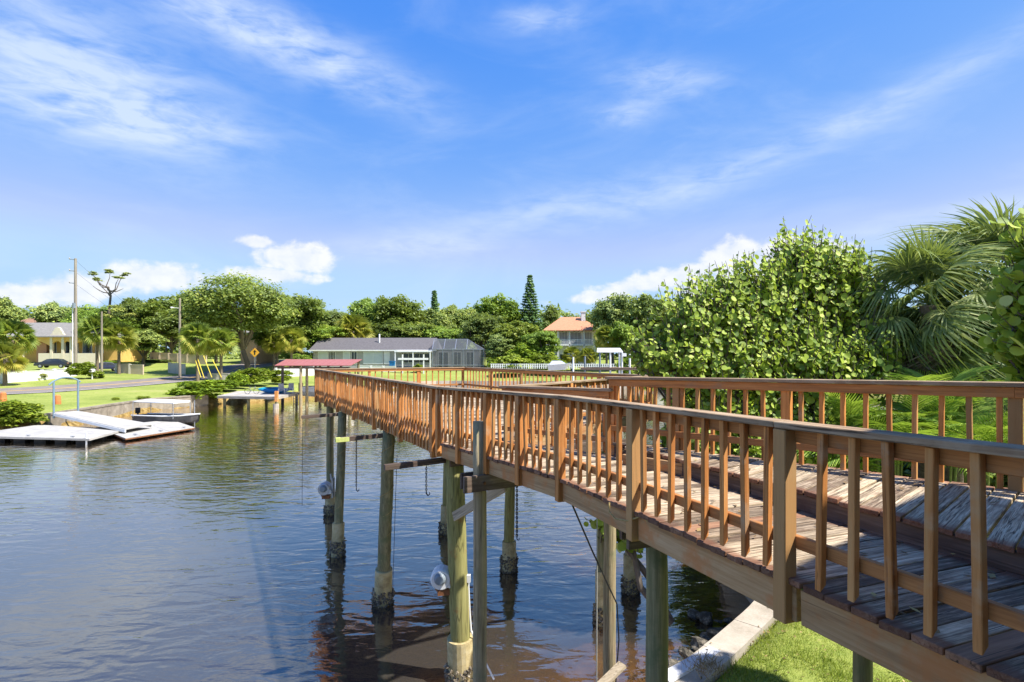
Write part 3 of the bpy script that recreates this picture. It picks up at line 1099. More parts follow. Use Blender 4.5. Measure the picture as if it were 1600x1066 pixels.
lift_motor(tuple(Vector((-1.22, 9.83, 1.86))), 1.0, 'white and steel boat-lift motor on the sunlit piling nearest the boardwalk', True)
lift_motor(tuple(Vector((-5.36, 16.05, 1.92))), 1.0, 'small dark boat-lift motor on the farthest left piling', False)
line_thing('pvc_conduit', 'white conduit pipe running down the right side of the motor piling', 'pipe', [P(731, 899, 9.8), P(734, 960, 9.82), P(736, 985, 9.82), P(745, 1008, 9.8), P(772, 1062, 9.6)], .017, M['white'], 6)
mb = MB(); mb.box(P(732, 904, 9.75), (.07, .06, .13)); tag(mb.build('junction_box', M['white']), 'small white electrical box at the top of the conduit pipe', 'electrical box')


# ------------------------------------------------------------------ near bank: seawall, rubble, lawn
SW = [Vector(p) for p in ((-5.0, -.05), (-.4, 5.1), (2.15, 7.8), (3.4, 9.05), (4.7, 10.5), (5.4, 12.0), (5.9, 15.5), (8.0, 22.0))]
sw = thing('seawall', 'pale concrete seawall curving under the boardwalk beside the lawn', 'seawall', (2.1, 7.8, 0))


def strip_wall(pts, o0, o1, z0, z1):
    """solid strip between two offsets to the right of the polyline"""
    mb = MB()
    L, Rr = [], []
    for i, p in enumerate(pts):
        d = (pts[min(i + 1, len(pts) - 1)] - pts[max(i - 1, 0)]).normalized()
        n = Vector((d.y, -d.x))
        L.append(p + n * o0); Rr.append(p + n * o1)
    vs = []
    for a, b in zip(L, Rr):
        vs += [(a.x, a.y, z0), (a.x, a.y, z1), (b.x, b.y, z1), (b.x, b.y, z0)]
    fs = []
    for i in range(len(pts) - 1):
        o = i * 4
        for j in range(4):
            k = (j + 1) % 4
            fs.append((o + j, o + 4 + j, o + 4 + k, o + k))
    fs += [(0, 1, 2, 3), tuple(4 * (len(pts) - 1) + j for j in (3, 2, 1, 0))]
    mb.add(vs, fs)
    return mb


def smooth_line(pts, n=6):
    out = []
    for i in range(len(pts) - 1):
        p0, p1, p2, p3 = pts[max(i - 1, 0)], pts[i], pts[i + 1], pts[min(i + 2, len(pts) - 1)]
        for j in range(n):
            t = j / n
            out.append(.5 * ((2 * p1) + (p2 - p0) * t + (2 * p0 - 5 * p1 + 4 * p2 - p3) * t * t + (3 * p1 - p0 - 3 * p2 + p3) * t ** 3))
    out.append(pts[-1])
    return out


SWS = smooth_line(SW)
strip_wall(SWS, .02, .12, -1.2, 1.08).build('wall_panel', M['concrete'], sw)
for a in range(0, len(SWS) - 1, 4):
    seg = SWS[a:a + 5]
    if len(seg) > 1:
        o = strip_wall(seg, -.05, .40, 1.085 + .004 * (a % 3), 1.235 + .006 * ((a // 4) % 3)).build('cap_slab', M['concrete'], sw)
# loose gray board and pipe lying on the cap, pale plank leaning below
mb = MB(); mb.bar(P(1036, 1062, 7.72), P(1143, 1001, 8.95), .2, .05)
tag(mb.build('loose_board', pm('bleached_gray_board', (.42, .43, .46), (.62, .62, .64), 3, .8, .3, (.2, 1, 1), c3=(.7, .68, .65))), 'bleached gray board lying on the seawall cap', 'board')
line_thing('thin_pipe', 'thin tan pipe lying beside the gray board on the seawall', 'pipe', [P(1070, 1064, 7.8), P(1100, 1044, 8.15), P(1140, 1015, 8.7)], .013, M['offwhite'])
mb = MB(); mb.bar(P(925, 1085, 7.6), P(973, 1038, 7.9), .14, .04)
tag(mb.build('pale_plank', M['brace']), 'pale wooden plank leaning at the foot of the tan piling', 'plank')


def rock(loc, s, seed, label, grp):
    bm = bmesh.new()
    bmesh.ops.create_icosphere(bm, subdivisions=2, radius=1)
    rr = random.Random(seed)
    for _ in range(9):                            # broken faces
        pn = Vector((rr.gauss(0, 1), rr.gauss(0, 1), rr.gauss(0, 1))).normalized()
        lim = rr.uniform(.45, .8)
        for v in bm.verts:
            e = v.co.dot(pn) - lim
            if e > 0:
                v.co -= pn * e
    ph = [rr.uniform(0, 6) for _ in range(6)]
    for v in bm.verts:
        c = v.co
        f = 1 + .12 * math.sin(3 * c.x + ph[0]) + .1 * math.sin(4 * c.y + ph[1]) + .15 * math.sin(5 * c.z + ph[2]) + rr.uniform(-.06, .06)
        v.co = Vector((c.x * s[0] * f, c.y * s[1] * f, c.z * s[2] * f))
    me = bpy.data.meshes.new('shore_rock')
    bm.to_mesh(me); bm.free()
    o = link('shore_rock', me, M['rock'])
    o.location = loc
    o.rotation_euler = (0, 0, rr.uniform(0, 6))
    tag(o, label, 'rock', grp)


rr = random.Random(4)
for i in range(34):
    t = rr.uniform(0, 1)
    p = lerp(Vector((3.1, 9.3)), Vector((4.9, 11.9)), t) + Vector((-.72, .68)) * abs(rr.gauss(0, .42))
    s = rr.uniform(.1, .27)
    rock((p.x - .1, p.y + .1, rr.uniform(-.08, .16)), (s, s * rr.uniform(.7, 1.1), s * rr.uniform(.35, .6)), 50 + i, 'dark barnacled rock in the rubble heap at the foot of the seawall', 'rubble rocks below the seawall')


def shells():
    r = np.random.default_rng(12)
    V, F = [], []
    n = 4200
    for i in range(n):
        t = r.random() ** 1.2
        base = np.array([1.2, 7.4]) + t * np.array([3.2, 3.4])
        off = abs(r.normal(0, .5)) * np.array([-.72, .68])
        if r.random() < .35:
            off = np.array([-.72, .68]) * (.35 + .25 * r.random())
        c = base + off
        z = max(gz(c[0], c[1]), -.16) + .02 + r.random() * .05
        l = r.uniform(.02, .055)
        d = r.normal(0, 1, 3); d[2] = abs(d[2]) * .8; d /= np.linalg.norm(d)
        s = np.cross(d, r.normal(0, 1, 3)); s /= np.linalg.norm(s)
        u = np.cross(d, s)
        o = np.array([c[0], c[1], z])
        b = len(V)
        V += [o - d * l, o + s * l * .55, o + d * l, o - s * l * .55, o + u * l * .3]
        F += [(b, b + 1, b + 4), (b + 1, b + 2, b + 4), (b + 2, b + 3, b + 4), (b + 3, b, b + 4)]
    me = np_mesh('oyster_shells', np.array(V), np.array(F))
    o = link('oyster_shells', me, pm('bleached_shell', (.16, .13, .10), (.42, .36, .29), 20, .8, .2, c3=(.6, .54, .46)))
    tag(o, 'pale oyster shells strewn along the foot of the seawall', 'shells', kind='stuff')


shells()


def grass_patch():
    r = np.random.default_rng(5)
    n = 90000
    x = r.uniform(2.2, 8.5, n); y = r.uniform(6.2, 12.0, n)
    d = sdist(x, y)
    keep = d > .47
    x, y = x[keep], y[keep]
    z = gz_arr(x, y)
    n = len(x)
    h = r.uniform(.035, .10, n) * (.7 + .5 * np.sin(x * 2.1 + y * 1.3) ** 2)
    a = r.uniform(0, 2 * np.pi, n)
    w = r.uniform(.003, .007, n)
    lean = r.normal(0, .5, (n, 2)) * h[:, None]
    p = np.stack([x, y, z - .01], 1)
    s = np.stack([np.cos(a) * w, np.sin(a) * w, np.zeros(n)], 1)
    top = p + np.stack([lean[:, 0], lean[:, 1], h], 1)
    V = np.stack([p - s, p + s, top], 1).reshape(-1, 3)
    F = np.arange(n * 3).reshape(-1, 3)
    tint = np.clip(r.normal(.5, .22, n) + .15 * np.sin(x * 1.1) * np.sin(y * 1.7), 0, 1)
    me = np_mesh('lawn_grass', V, F, tint=tint)
    o = link('lawn_grass', me, leaf_mat('lawn_blades', (.14, .20, .022), (.34, .43, .045), (.52, .48, .13), .4))
    tag(o, 'bright green mown grass beside the seawall', 'grass', kind='stuff')
    # dry tuft on the cap
    n = 260
    V = []
    c = np.array(P(1105, 1040, 7.95))
    tf = []
    for i in range(n):
        b = c + np.array([r.normal(0, .14), r.normal(0, .14), -.02])
        dr = np.array([r.normal(0, .6), r.normal(0, .6), r.uniform(.3, 1)]); dr /= np.linalg.norm(dr)
        s = np.cross(dr, [0.1, .9, .2]) * .005
        V += [b - s, b + s, b + dr * r.uniform(.08, .22)]
        tf.append(r.random())
    me = np_mesh('dry_grass_tuft', np.array(V), np.arange(n * 3).reshape(-1, 3), tint=tf)
    o = link('dry_grass_tuft', me, leaf_mat('dry_grass', (.16, .10, .06), (.36, .25, .16), (.5, .4, .28), .2))
    tag(o, 'dry brown grass tuft growing at the edge of the seawall cap', 'grass tuft')


grass_patch()

# ------------------------------------------------------------------ the house the picture was taken from (behind the camera; its eave shades the near deck)
EV = Vector((.79, .61)).normalized()
NV = Vector((-EV.y, EV.x))
hs = thing('waterfront_house', 'house with balcony from which the boardwalk leads', 'house', (0, -4, 0))


def hp(t, o, z):
    q = EV * t + NV * o
    return Vector((q.x, q.y, z))


def hbox(t0, t1, o0, o1, z0, z1):
    mb = MB()
    vs = [hp(t0, o0, z0), hp(t1, o0, z0), hp(t1, o1, z0), hp(t0, o1, z0), hp(t0, o0, z1), hp(t1, o0, z1), hp(t1, o1, z1), hp(t0, o1, z1)]
    mb.add(vs, [(3, 2, 1, 0), (4, 5, 6, 7), (0, 1, 5, 4), (1, 2, 6, 5), (2, 3, 7, 6), (3, 0, 4, 7)])
    return mb


M['stucco'] = pm('cream_stucco', (.55, .5, .42), (.62, .57, .48), 3, .85, .2)
hbox(-9, 6, -10, -2.3, .8, 7.9).build('wall', M['stucco'], hs)
mb = MB()
EO = -.42
vs = [hp(-10, EO, 8.0), hp(7, EO, 8.0), hp(7, -6.2, 10.3), hp(-10, -6.2, 10.3), hp(-10, EO, 8.12), hp(7, EO, 8.12), hp(7, -6.2, 10.42), hp(-10, -6.2, 10.42)]
mb.add(vs, [(3, 2, 1, 0), (4, 5, 6, 7), (0, 1, 5, 4), (1, 2, 6, 5), (2, 3, 7, 6), (3, 0, 4, 7)])
mb.build('roof', pm('shingle_roof', (.16, .14, .13), (.24, .21, .19), 4, .9, .3), hs)
hbox(-9, 2.2, -2.3, .35, 4.35, 4.5).build('balcony_floor', M['plank_dark'], hs)
for t in (-8, -4, .2):
    hbox(t, t + .14, -.3, -.16, .8, 4.35).build('balcony_post', M['stain'], hs)
for t in (-7, -3, 2):
    w_ = hbox(t, t + 1.5, -2.33, -2.27, 5.3, 6.8).build('window', M['glass'], hs)


# ------------------------------------------------------------------ foliage generators
def ortho(nrm, r):
    t = r.normal(0, 1, nrm.shape)
    t -= nrm * (t * nrm).sum(1, keepdims=True)
    t /= np.linalg.norm(t, axis=1, keepdims=True) + 1e-9
    return t, np.cross(nrm, t)


def unit(v):
    return v / (np.linalg.norm(v, axis=-1, keepdims=True) + 1e-9)


def leaf_quads(pos, nrm, size, r, aspect=.55):
    """diamond leaves"""
    t, b = ortho(nrm, r)
    s = size[:, None]
    V = np.stack([pos - t * s, pos + b * s * aspect, pos + t * s, pos - b * s * aspect], 1).reshape(-1, 3)
    F = np.arange(len(pos) * 4).reshape(-1, 4)
    return V, F


def clumps_to_mesh(name, centers, radii, n, leaf, seed, flat=.8, up=.35):
    """leaves scattered over many small clumps"""
    r = np.random.default_rng(seed)
    centers = np.asarray(centers, dtype=float); radii = np.asarray(radii, dtype=float)
    wgt = radii ** 2; wgt /= wgt.sum()
    ci = r.choice(len(centers), n, p=wgt)
    d = unit(r.normal(0, 1, (n, 3)))
    d[:, 2] = np.where(d[:, 2] < -.3, -d[:, 2] * .6, d[:, 2])
    rad = radii[ci] * (r.uniform(.35, 1.0, n) ** .5) * (1 + .22 * r.normal(0, 1, n))
    pos = centers[ci] + d * rad[:, None] * np.array([1, 1, flat])
    nrm = unit(d * .7 + r.normal(0, .55, (n, 3)) + np.array([0, 0, up]) + np.array(to_sun) * .7)
    size = leaf * r.uniform(.55, 1.45, n)
    V, F = leaf_quads(pos, nrm, size, r)
    ctint = r.uniform(0, 1, len(centers))
    tint = np.clip(.5 + .34 * (ctint[ci] - .5) + r.normal(0, .17, n), 0, 1)
    return np_mesh(name, V, F, tint=tint)


def lobed_centers(r, n, rx, rz, cz, lobes=7, zmin=-.75):
    """clump centres on an uneven, lobed crown"""
    ld = unit(r.normal(0, 1, (lobes, 3)))
    ld[:, 2] = np.abs(ld[:, 2]) * .9 - .15
    lr = r.uniform(.75, 1.12, lobes)
    out = []
    while len(out) < n:
        d = unit(r.normal(0, 1, 3))
        if d[2] < zmin:
            continue
        k = np.max(lr * np.clip((ld @ d), .35, 1) ** .8)
        f = (r.uniform(.3, 1.0) ** .45) * k
        out.append((d[0] * rx * f, d[1] * rx * f, cz + d[2] * rz * f))
    return np.array(out)


def limb_tubes(mb, base, tips, r0, rr, bend=.12):
    for tip in tips:
        base_v, tip_v = Vector(base), Vector(tip)
        mid = base_v.lerp(tip_v, .5) + Vector((rr.uniform(-bend, bend), rr.uniform(-bend, bend), rr.uniform(0, bend))) * (tip_v - base_v).length
        mb.tube([base_v, base_v.lerp(mid, .6), mid, mid.lerp(tip_v, .6), tip_v], [r0, r0 * .8, r0 * .6, r0 * .4, r0 * .15], 6)


OAKS = []


def make_oak(seed, rx, rz, cz, n, leaf, nclump=70, fork=.36, lean=(0, 0)):
    """unit-height tree: returns (crown mesh, trunk mesh)"""
    r = np.random.default_rng(seed)
    rr = random.Random(seed)
    cs = lobed_centers(r, nclump, rx, rz, cz) + np.array([lean[0], lean[1], 0])
    rad = r.uniform(.055, .115, nclump) * (rx / .42)
    crown = clumps_to_mesh('crown', cs, rad, n, leaf, seed + 1)
    mb = MB()
    f = Vector((lean[0] * .75, lean[1] * .75, fork))
    mb.tube([(0, 0, -.06), (.0, 0, .02), Vector((0, 0, .02)).lerp(f, .5) + Vector((.012, 0, 0)), f], [.038, .028, .022, .019], 9)
    tips = cs[r.choice(nclump, 13, replace=False)]
    limb_tubes(mb, f, tips, .016, rr)
    me = bpy.data.meshes.new('trunk')
    me.from_pydata(mb.v, [], mb.f)
    return crown, me


OAKS.append(make_oak(101, .42, .42, .55, 17000, .0185, 110, .2))
OAKS.append(make_oak(102, .38, .44, .53, 16000, .0185, 100, .2))
OAKS.append(make_oak(103, .46, .40, .57, 17000, .0185, 115, .22))
OAKS.append(make_oak(104, .35, .46, .52, 15000, .019, 95, .18))
BIGOAK = make_oak(105, .56, .42, .60, 40000, .0135, 230, .26, (-.06, 0))
SHRUBS = []
for sd in (201, 202, 203):
    r = np.random.default_rng(sd)
    cs = lobed_centers(r, 46, .5, .55, .38)
    SHRUBS.append(clumps_to_mesh('foliage', cs, r.uniform(.09, .17, 46), 6500, .04, sd, up=.5))

G = {
    'oak': leaf_mat('oak_leaf', (0.080, 0.125, 0.026), (0.243, 0.324, 0.057), (0.488, 0.516, 0.089), .42),
    'oak_bright': leaf_mat('bright_leaf', (0.095, 0.168, 0.018), (0.252, 0.384, 0.045), (0.483, 0.569, 0.075), .42),
    'oak_dark': leaf_mat('dark_leaf', (0.086, 0.139, 0.041), (0.262, 0.333, 0.082), (0.528, 0.582, 0.130), .22),
    'oak_olive': leaf_mat('olive_leaf', (0.083, 0.124, 0.034), (0.207, 0.275, 0.070), (0.347, 0.415, 0.116), .42),
    'conifer': leaf_mat('conifer_needles', (0.053, 0.114, 0.038), (0.131, 0.246, 0.065), (0.245, 0.391, 0.096), .15),
    'pine': leaf_mat('pine_needles', (0.086, 0.121, 0.020), (0.242, 0.286, 0.044), (0.380, 0.380, 0.078), .25),
    'shrub': leaf_mat('shrub_leaf', (0.109, 0.172, 0.016), (0.328, 0.422, 0.034), (0.589, 0.619, 0.068), .42),
    'mangrove': leaf_mat('mangrove_leaf', (0.092, 0.162, 0.016), (0.311, 0.446, 0.032), (0.596, 0.697, 0.054), .42),
    'palm': leaf_mat('palm_leaf', (.08, .13, .02), (.25, .34, .05), (.50, .46, .09), .42),
    'palm_yellow': leaf_mat('yellow_palm_leaf', (.12, .16, .02), (.34, .36, .05), (.58, .46, .09), .42),
    'seagrape': leaf_mat('sea_grape_leaf', (0.127, 0.218, 0.023), (0.443, 0.562, 0.057), (0.694, 0.750, 0.215), .42),
    'frond': leaf_mat('cabbage_palm_frond', (0.060, 0.102, 0.030), (0.216, 0.282, 0.083), (0.552, 0.564, 0.218), .3),
    'dead': leaf_mat('dead_frond', (0.091, 0.065, 0.046), (0.260, 0.195, 0.143), (0.416, 0.338, 0.260), .15),
    'areca': leaf_mat('areca_leaf', (0.079, 0.172, 0.016), (0.264, 0.422, 0.047), (0.475, 0.607, 0.106), .42),
}


def add_part(name, me, mat, parent):
    if not me.materials:
        me.materials.append(mat)
        o = bpy.data.objects.new(name, me)
    else:
        o = bpy.data.objects.new(name, me)
        if me.materials[0] != mat:
            o.material_slots[0].link = 'OBJECT'
            o.material_slots[0].material = mat
    COL.objects.link(o)
    o.parent = parent
    return o


def tree(variant, px, ytop, Y, wpx, mat, label, name='broadleaf_tree', group='trees across the water', seed=0, base=None, wfac=.84):
    x = (px - 800) / FPX * Y
    g = gz(x, Y) if base is None else base
    h = EYE + (HOR - ytop) / FPX * Y - g
    wid = wpx / FPX * Y
    cr, tk = variant
    t = thing(name, label, 'tree', (x, Y, g), group, rnd.uniform(0, 6.28))
    s = wid / wfac
    t.scale = (s, s, h)
    add_part('crown', cr, mat, t)
    add_part('trunk', tk, M['bark'], t)
    return t


def shrub(i, px, ytop, ybase, Y, wpx, mat, label, group='shrubs along the far bank', dw=1.0, base=None):
    x = (px - 800) / FPX * Y
    g = gz(x, Y) if base is None else base
    zt = EYE + (HOR - ytop) / FPX * Y
    t = add_part('shrub', SHRUBS[i], mat, None)
    t.location = (x, Y, g - .1)
    s = wpx / FPX * Y
    t.scale = (s, s * dw, max(.5, (zt - g) * 1.05))
    t.rotation_euler = (0, 0, rnd.uniform(-.4, .4) + (math.pi if rnd.random() < .5 else 0))
    tag(t, label, 'shrub', group)
    return t


O0, O1, O2, O3 = OAKS
tree(O1, 2, 447, 118, 78, G['oak_dark'], 'dark tall tree at the far left edge behind the yellow house')
tree(O0, 48, 484, 150, 70, G['oak_olive'], 'grayish distant tree over the brown roof at the far left')
tree(O1, 97, 458, 128, 80, G['oak_dark'], 'dark round tree behind the yellow house left of the tall utility pole')
tree(O2, 140, 468, 122, 75, G['oak_bright'], 'bright spreading tree just right of the tall utility pole')
tree(O0, 205, 452, 120, 80, G['oak_olive'], 'olive tree below the right side of the lone tall pine')
tree(O3, 240, 458, 108, 80, G['oak'], 'dense green tree left of the big leaning oak')
tree(O1, 225, 505, 98, 85, G['oak_dark'], 'low dark tree shading the beige garden wall')
tree(O0, 292, 462, 112, 60, G['oak'], 'thin-topped tree behind the shorter utility pole')
t = tree(BIGOAK, 388, 429, 92, 215, G['oak'], 'big spreading oak with a leaning forked trunk on the far bank', 'oak_tree', wfac=1.22)
t.rotation_euler = (0, 0, .1)
tree(O2, 298, 447, 120, 110, G['oak'], 'broad tree rising just left behind the big leaning oak')
tree(O0, 460, 446, 114, 110, G['oak'], 'broad tree rising just right behind the big leaning oak')
tree(O1, 432, 492, 104, 95, G['oak'], 'green tree filling in behind the trunk of the big leaning oak')
tree(O3, 338, 488, 108, 90, G['oak_olive'], 'olive tree behind the pair of cabbage palms')
tree(O0, 505, 500, 116, 84, G['oak_bright'], 'bright tree just left of the teal roof')
tree(O2, 180, 490, 104, 90, G['oak_bright'], 'bright low tree behind the palm beside the parked cars')
tree(O2, 268, 480, 110, 90, G['oak_olive'], 'olive tree above the road bend')
tree(O1, 700, 500, 122, 90, G['oak_bright'], 'bright tree right behind the junction of house and porch')
tree(O0, 650, 495, 124, 90, G['oak'], 'tree right behind the middle of the gray roof')
tree(O2, 560, 490, 130, 90, G['oak'], 'tree behind the rounded palm')
tree(O3, 900, 500, 134, 80, G['oak_bright'], 'bright tree directly behind the orange roof')
tree(O2, 468, 455, 122, 120, G['oak'], 'wide oak between the big leaning oak and the teal roof')
tree(O0, 525, 474, 132, 85, G['oak_olive'], 'olive tree behind the teal-roofed house')
tree(O1, 585, 450, 138, 84, G['oak_bright'], 'tall rounded bright tree behind the left end of the gray house')
tree(O2, 622, 452, 134, 90, G['oak'], 'broad green tree behind the middle of the gray house')
tree(O3, 610, 490, 124, 70, G['oak_olive'], 'pale lower tree right behind the gray roof')
tree(O0, 668, 472, 140, 70, G['oak_dark'], 'dark tree below the small pointed conifer')
tree(O1, 718, 462, 132, 76, G['oak'], 'green tree behind the screened porch')
tree(O3, 690, 480, 126, 60, G['oak'], 'shorter tree left of the screened porch roof')
tree(O2, 782, 450, 136, 80, G['oak_bright'], 'light tall airy tree left of the big conifer')
tree(O0, 752, 478, 118, 84, G['oak_olive'], 'olive tree over the right end of the screened porch')
tree(O1, 800, 490, 112, 92, G['oak'], 'full dark-green tree beside the screened porch')
tree(O3, 862, 468, 150, 46, G['oak_olive'], 'slim distant tree between conifer and orange roof')
tree(O0, 905, 484, 152, 60, G['oak'], 'distant tree rising behind the orange roof')
tree(O2, 958, 447, 118, 84, G['oak_dark'], 'dark oak right of the chimney')
tree(O0, 1003, 444, 112, 90, G['oak_dark'], 'dark oak just left of the sea grape')
tree(O1, 972, 490, 104, 70, G['oak_bright'], 'bright lower tree under the dark oaks right of the orange house')
tree(O3, 1050, 470, 108, 90, G['oak'], 'green tree mostly hidden behind the sea grape')
tree(O2, 1140, 470, 120, 120, G['oak'], 'broad tree far behind the sea grape')
tree(O1, 1300, 470, 125, 120, G['oak_dark'], 'dark tree far behind the palm')
tree(O0, 850, 508, 106, 70, G['oak_bright'], 'yellow-green tree in front of the left side of the orange-roofed house')
tree(O3, 775, 515, 106, 60, G['oak_dark'], 'small dark tree at the corner of the screened porch')


def woodland():
    r = np.random.default_rng(77)
    cs, rad = [], []
    for i in range(520):
        x = r.uniform(-260, 260)
        y = r.uniform(158, 190) - abs(x) * .05
        h = r.uniform(10, 16)
        for j in range(7):
            cs.append((x + r.normal(0, 2.5), y + r.normal(0, 2), 3.5 + h * r.uniform(.05, 1)))
            rad.append(r.uniform(1.6, 3.2))
    me = clumps_to_mesh('distant_woodland', cs, rad, 150000, .66, 7)
    o = link('distant_woodland', me, G['oak'])
    tag(o, 'unbroken line of distant woods behind the houses', 'woodland', kind='stuff')


woodland()


def conifer(px, ytop, Y, wpx, label, seed):
    x = (px - 800) / FPX * Y
    g = gz(x, Y)
    h = EYE + (HOR - ytop) / FPX * Y - g
    W = wpx / FPX * Y / 2
    r = np.random.default_rng(seed)
    cs, rad = [], []
    n = 26
    for i in range(n):
        z = h * (.22 + .78 * i / (n - 1))
        ww = W * (1 - max(0.0, min(1.0, (z / h - .22) / .78)) ** 1.25) * r.uniform(.8, 1.1) + .12
        m = max(3, int(9 * ww / W) + 2)
        a0 = r.uniform(0, 6)
        for j in range(m):
            a = a0 + 6.283 * j / m + r.normal(0, .12)
            for f in (.45, .75, 1.0):
                cs.append((math.cos(a) * ww * f, math.sin(a) * ww * f, z + .25 * f * f))
                rad.append(.42 + .22 * (1 - f))
    me = clumps_to_mesh('crown', cs, rad, 17000, .24, seed, .7, .6)
    t = thing('conifer', label, 'tree', (x, Y, g), 'trees across the water')
    add_part('crown', me, G['conifer'], t)
    mb = MB(); mb.tube([(0, 0, -.3), (0, 0, h * .5), (0, 0, h * .97)], [.3, .2, .03], 8)
    mb.build('trunk', M['bark'], t, local=True)


conifer(828, 433, 136, 46, 'tall dark pointed conifer rising above the tree line', 301)
conifer(679, 457, 150, 20, 'small dark conifer tip showing behind the gray house', 302)


def lone_pine(px, ytop, Y):
    x = (px - 800) / FPX * Y
    g = gz(x, Y)
    t = thing('pine_tree', 'lone tall pine with bare twisting limbs and flat tufts', 'tree', (x, Y, g), 'trees across the water')
    k = Y / FPX
    W = lambda dx, y, dy=0.0: Vector((x + dx * k, Y + dy, EYE + (HOR - y) * k))
    rr = random.Random(2)
    mb = MB()
    mb.tube([W(4, 590), W(5, 520), W(3, 490), W(6, 462), W(2, 448)], [.34, .27, .22, .18, .14], 8)
    tips = [(-26, 436, 1.5), (24, 437, -1), (2, 425, .5), (-14, 430, -1.5), (15, 428, 1.8), (-22, 447, 0), (20, 450, 1), (-8, 440, -1)]
    for i, (dx, y, dy) in enumerate(tips):
        s = W(4 - i % 3, 462 - (i % 4) * 4)
        e = W(dx, y, dy)
        mb.tube([s, s.lerp(e, .4) + Vector((rr.uniform(-.5, .5), 0, -.4)), s.lerp(e, .75) + Vector((0, 0, -.2)), e], [.11, .09, .06, .03], 5)
    mb.build('trunk', M['bark'], t)
    cs = [W(dx + rr.uniform(-6, 6), y - 1 + rr.uniform(-2, 2), dy) - Vector((x, Y, g)) for dx, y, dy in tips[:5] for _ in range(4)]
    me = clumps_to_mesh('crown', [tuple(c) for c in cs], [rr.uniform(.35, .7) for _ in cs], 2600, .16, 9, .4, .8)
    add_part('crown', me, G['pine'], t)
    low = [W(rr.uniform(-28, 34), rr.uniform(480, 520), rr.uniform(-2, 2)) - Vector((x, Y, g)) for _ in range(16)]
    me = clumps_to_mesh('lower_foliage', [tuple(c) for c in low], [rr.uniform(.6, 1.1) for _ in low], 3000, .2, 10, .5, .7)
    add_part('lower_foliage', me, G['pine'], t)


lone_pine(167, 425, 104)


# ------------------------------------------------------------------ palms
def fan_frond(seed, nseg, petiole, blade, spread=125, droop=.55, secs=4, wid=.028):
    """costapalmate leaf: local +X is outwards, base at the origin"""
    r = random.Random(seed)
    V, F = [], []

    def quad_strip(pts, sides):
        b = len(V)
        for p, s in zip(pts, sides):
            V.append(tuple(p - s)); V.append(tuple(p + s))
        for i in range(len(pts) - 1):
            a = b + 2 * i
            F.append((a, a + 1, a + 3, a + 2))
    # petiole
    pp = [Vector((petiole * t, 0, .10 * petiole * math.sin(t * 2.2))) for t in (0, .35, .7, 1.0)]
    quad_strip(pp, [Vector((0, .02, 0))] * 4)
    quad_strip(pp, [Vector((0, 0, .012))] * 4)
    h = pp[-1]
    for i in range(nseg):
        a = R(-spread + 2 * spread * (i + .5) / nseg + r.uniform(-2, 2))
        ln = blade * (1 - .28 * abs(a) / R(spread)) * r.uniform(.88, 1.06)
        d = Vector((math.cos(a), math.sin(a), 0))
        side = Vector((-d.y, d.x, 0))
        tw = (i % 2) * 2 - 1
        pts, sd = [], []
        kd = droop * r.uniform(.6, 1.5)
        for j in range(secs + 1):
            t = j / secs
            fold = .16 * abs(math.sin(a)) * ln * t
            z = fold - kd * ln * max(0, t - .35) ** 1.7 * 1.35
            rr_ = ln * (t - .16 * kd * max(0, t - .45) ** 1.5)
            pts.append(h + d * rr_ + Vector((0, 0, z)))
            w = wid * (.35 + 1.3 * t) if t < .45 else wid * .94 * (1 - ((t - .45) / .55) ** 1.4 * .93)
            sd.append((side * w + Vector((0, 0, w * .55 * tw))))
        quad_strip(pts, sd)
    me = np_mesh('frond', np.array(V), np.array(F), tint=[r.random() * .5 + .25 + (.2 if i % 7 == 0 else 0) for i in range(len(F))])
    return me


FRONDS = [fan_frond(401, 46, .75, 1.0, 128, .6, 5, .021), fan_frond(402, 44, .85, 1.1, 120, 1.0, 5, .021), fan_frond(403, 42, .65, .9, 130, .35, 5, .021), fan_frond(404, 40, .8, 1.05, 110, 1.3, 5, .02)]
DEADF = [fan_frond(411, 30, .5, .85, 70, 1.2), fan_frond(412, 28, .45, .8, 60, 1.0)]


def cabbage_palm(loc, top, n, label, scale=1.0, el=(80, -40), seed=0, dead=8, az0=0.0, lean=(0, 0)):
    rr = random.Random(seed)
    t = thing('cabbage_palm', label, 'palm', loc)
    h = top - loc[2]
    mb = MB()
    mb.tube([(0, 0, -.3), (lean[0] * .3, lean[1] * .3, h * .4), (lean[0], lean[1], h)], [.2, .17, .15], 12)
    mb.build('trunk', M['palm_bark'], t, local=True)
    hd = Vector((lean[0], lean[1], h))
    for i in range(n):
        f = i / (n - 1)
        e = R(el[0] + (el[1] - el[0]) * f ** .9 + rr.uniform(-8, 8))
        a = az0 + i * 2.39996 + rr.uniform(-.2, .2)
        s = scale * rr.uniform(.85, 1.1)
        o = add_part('frond', rr.choice(FRONDS), G['frond'], t)
        o.matrix_local = Matrix.Translation(hd + Vector((0, 0, .15 * (1 - f)))) @ Matrix.Rotation(a, 4, 'Z') @ Matrix.Rotation(-e, 4, 'Y') @ Matrix.Rotation(rr.uniform(-1.0, 1.0), 4, 'X') @ Matrix.Diagonal((s, s, s, 1))
    for i in range(dead):
        a = rr.uniform(0, 6.28)
        e = R(rr.uniform(-85, -62))
        o = add_part('dead_frond', rr.choice(DEADF), G['dead'], t)
        s = rr.uniform(.9, 1.3) * scale
        o.matrix_local = Matrix.Translation(hd - Vector((0, 0, .12 + .1 * (i % 4)))) @ Matrix.Rotation(a, 4, 'Z') @ Matrix.Rotation(-e, 4, 'Y') @ Matrix.Diagonal((s, s, s, 1))
    return t


def palm_at(px, py, Y, n, label, **kw):
    p = P(px, py, Y)
    return cabbage_palm((p.x, Y, gz(p.x, Y)), p.z, n, label, **kw)


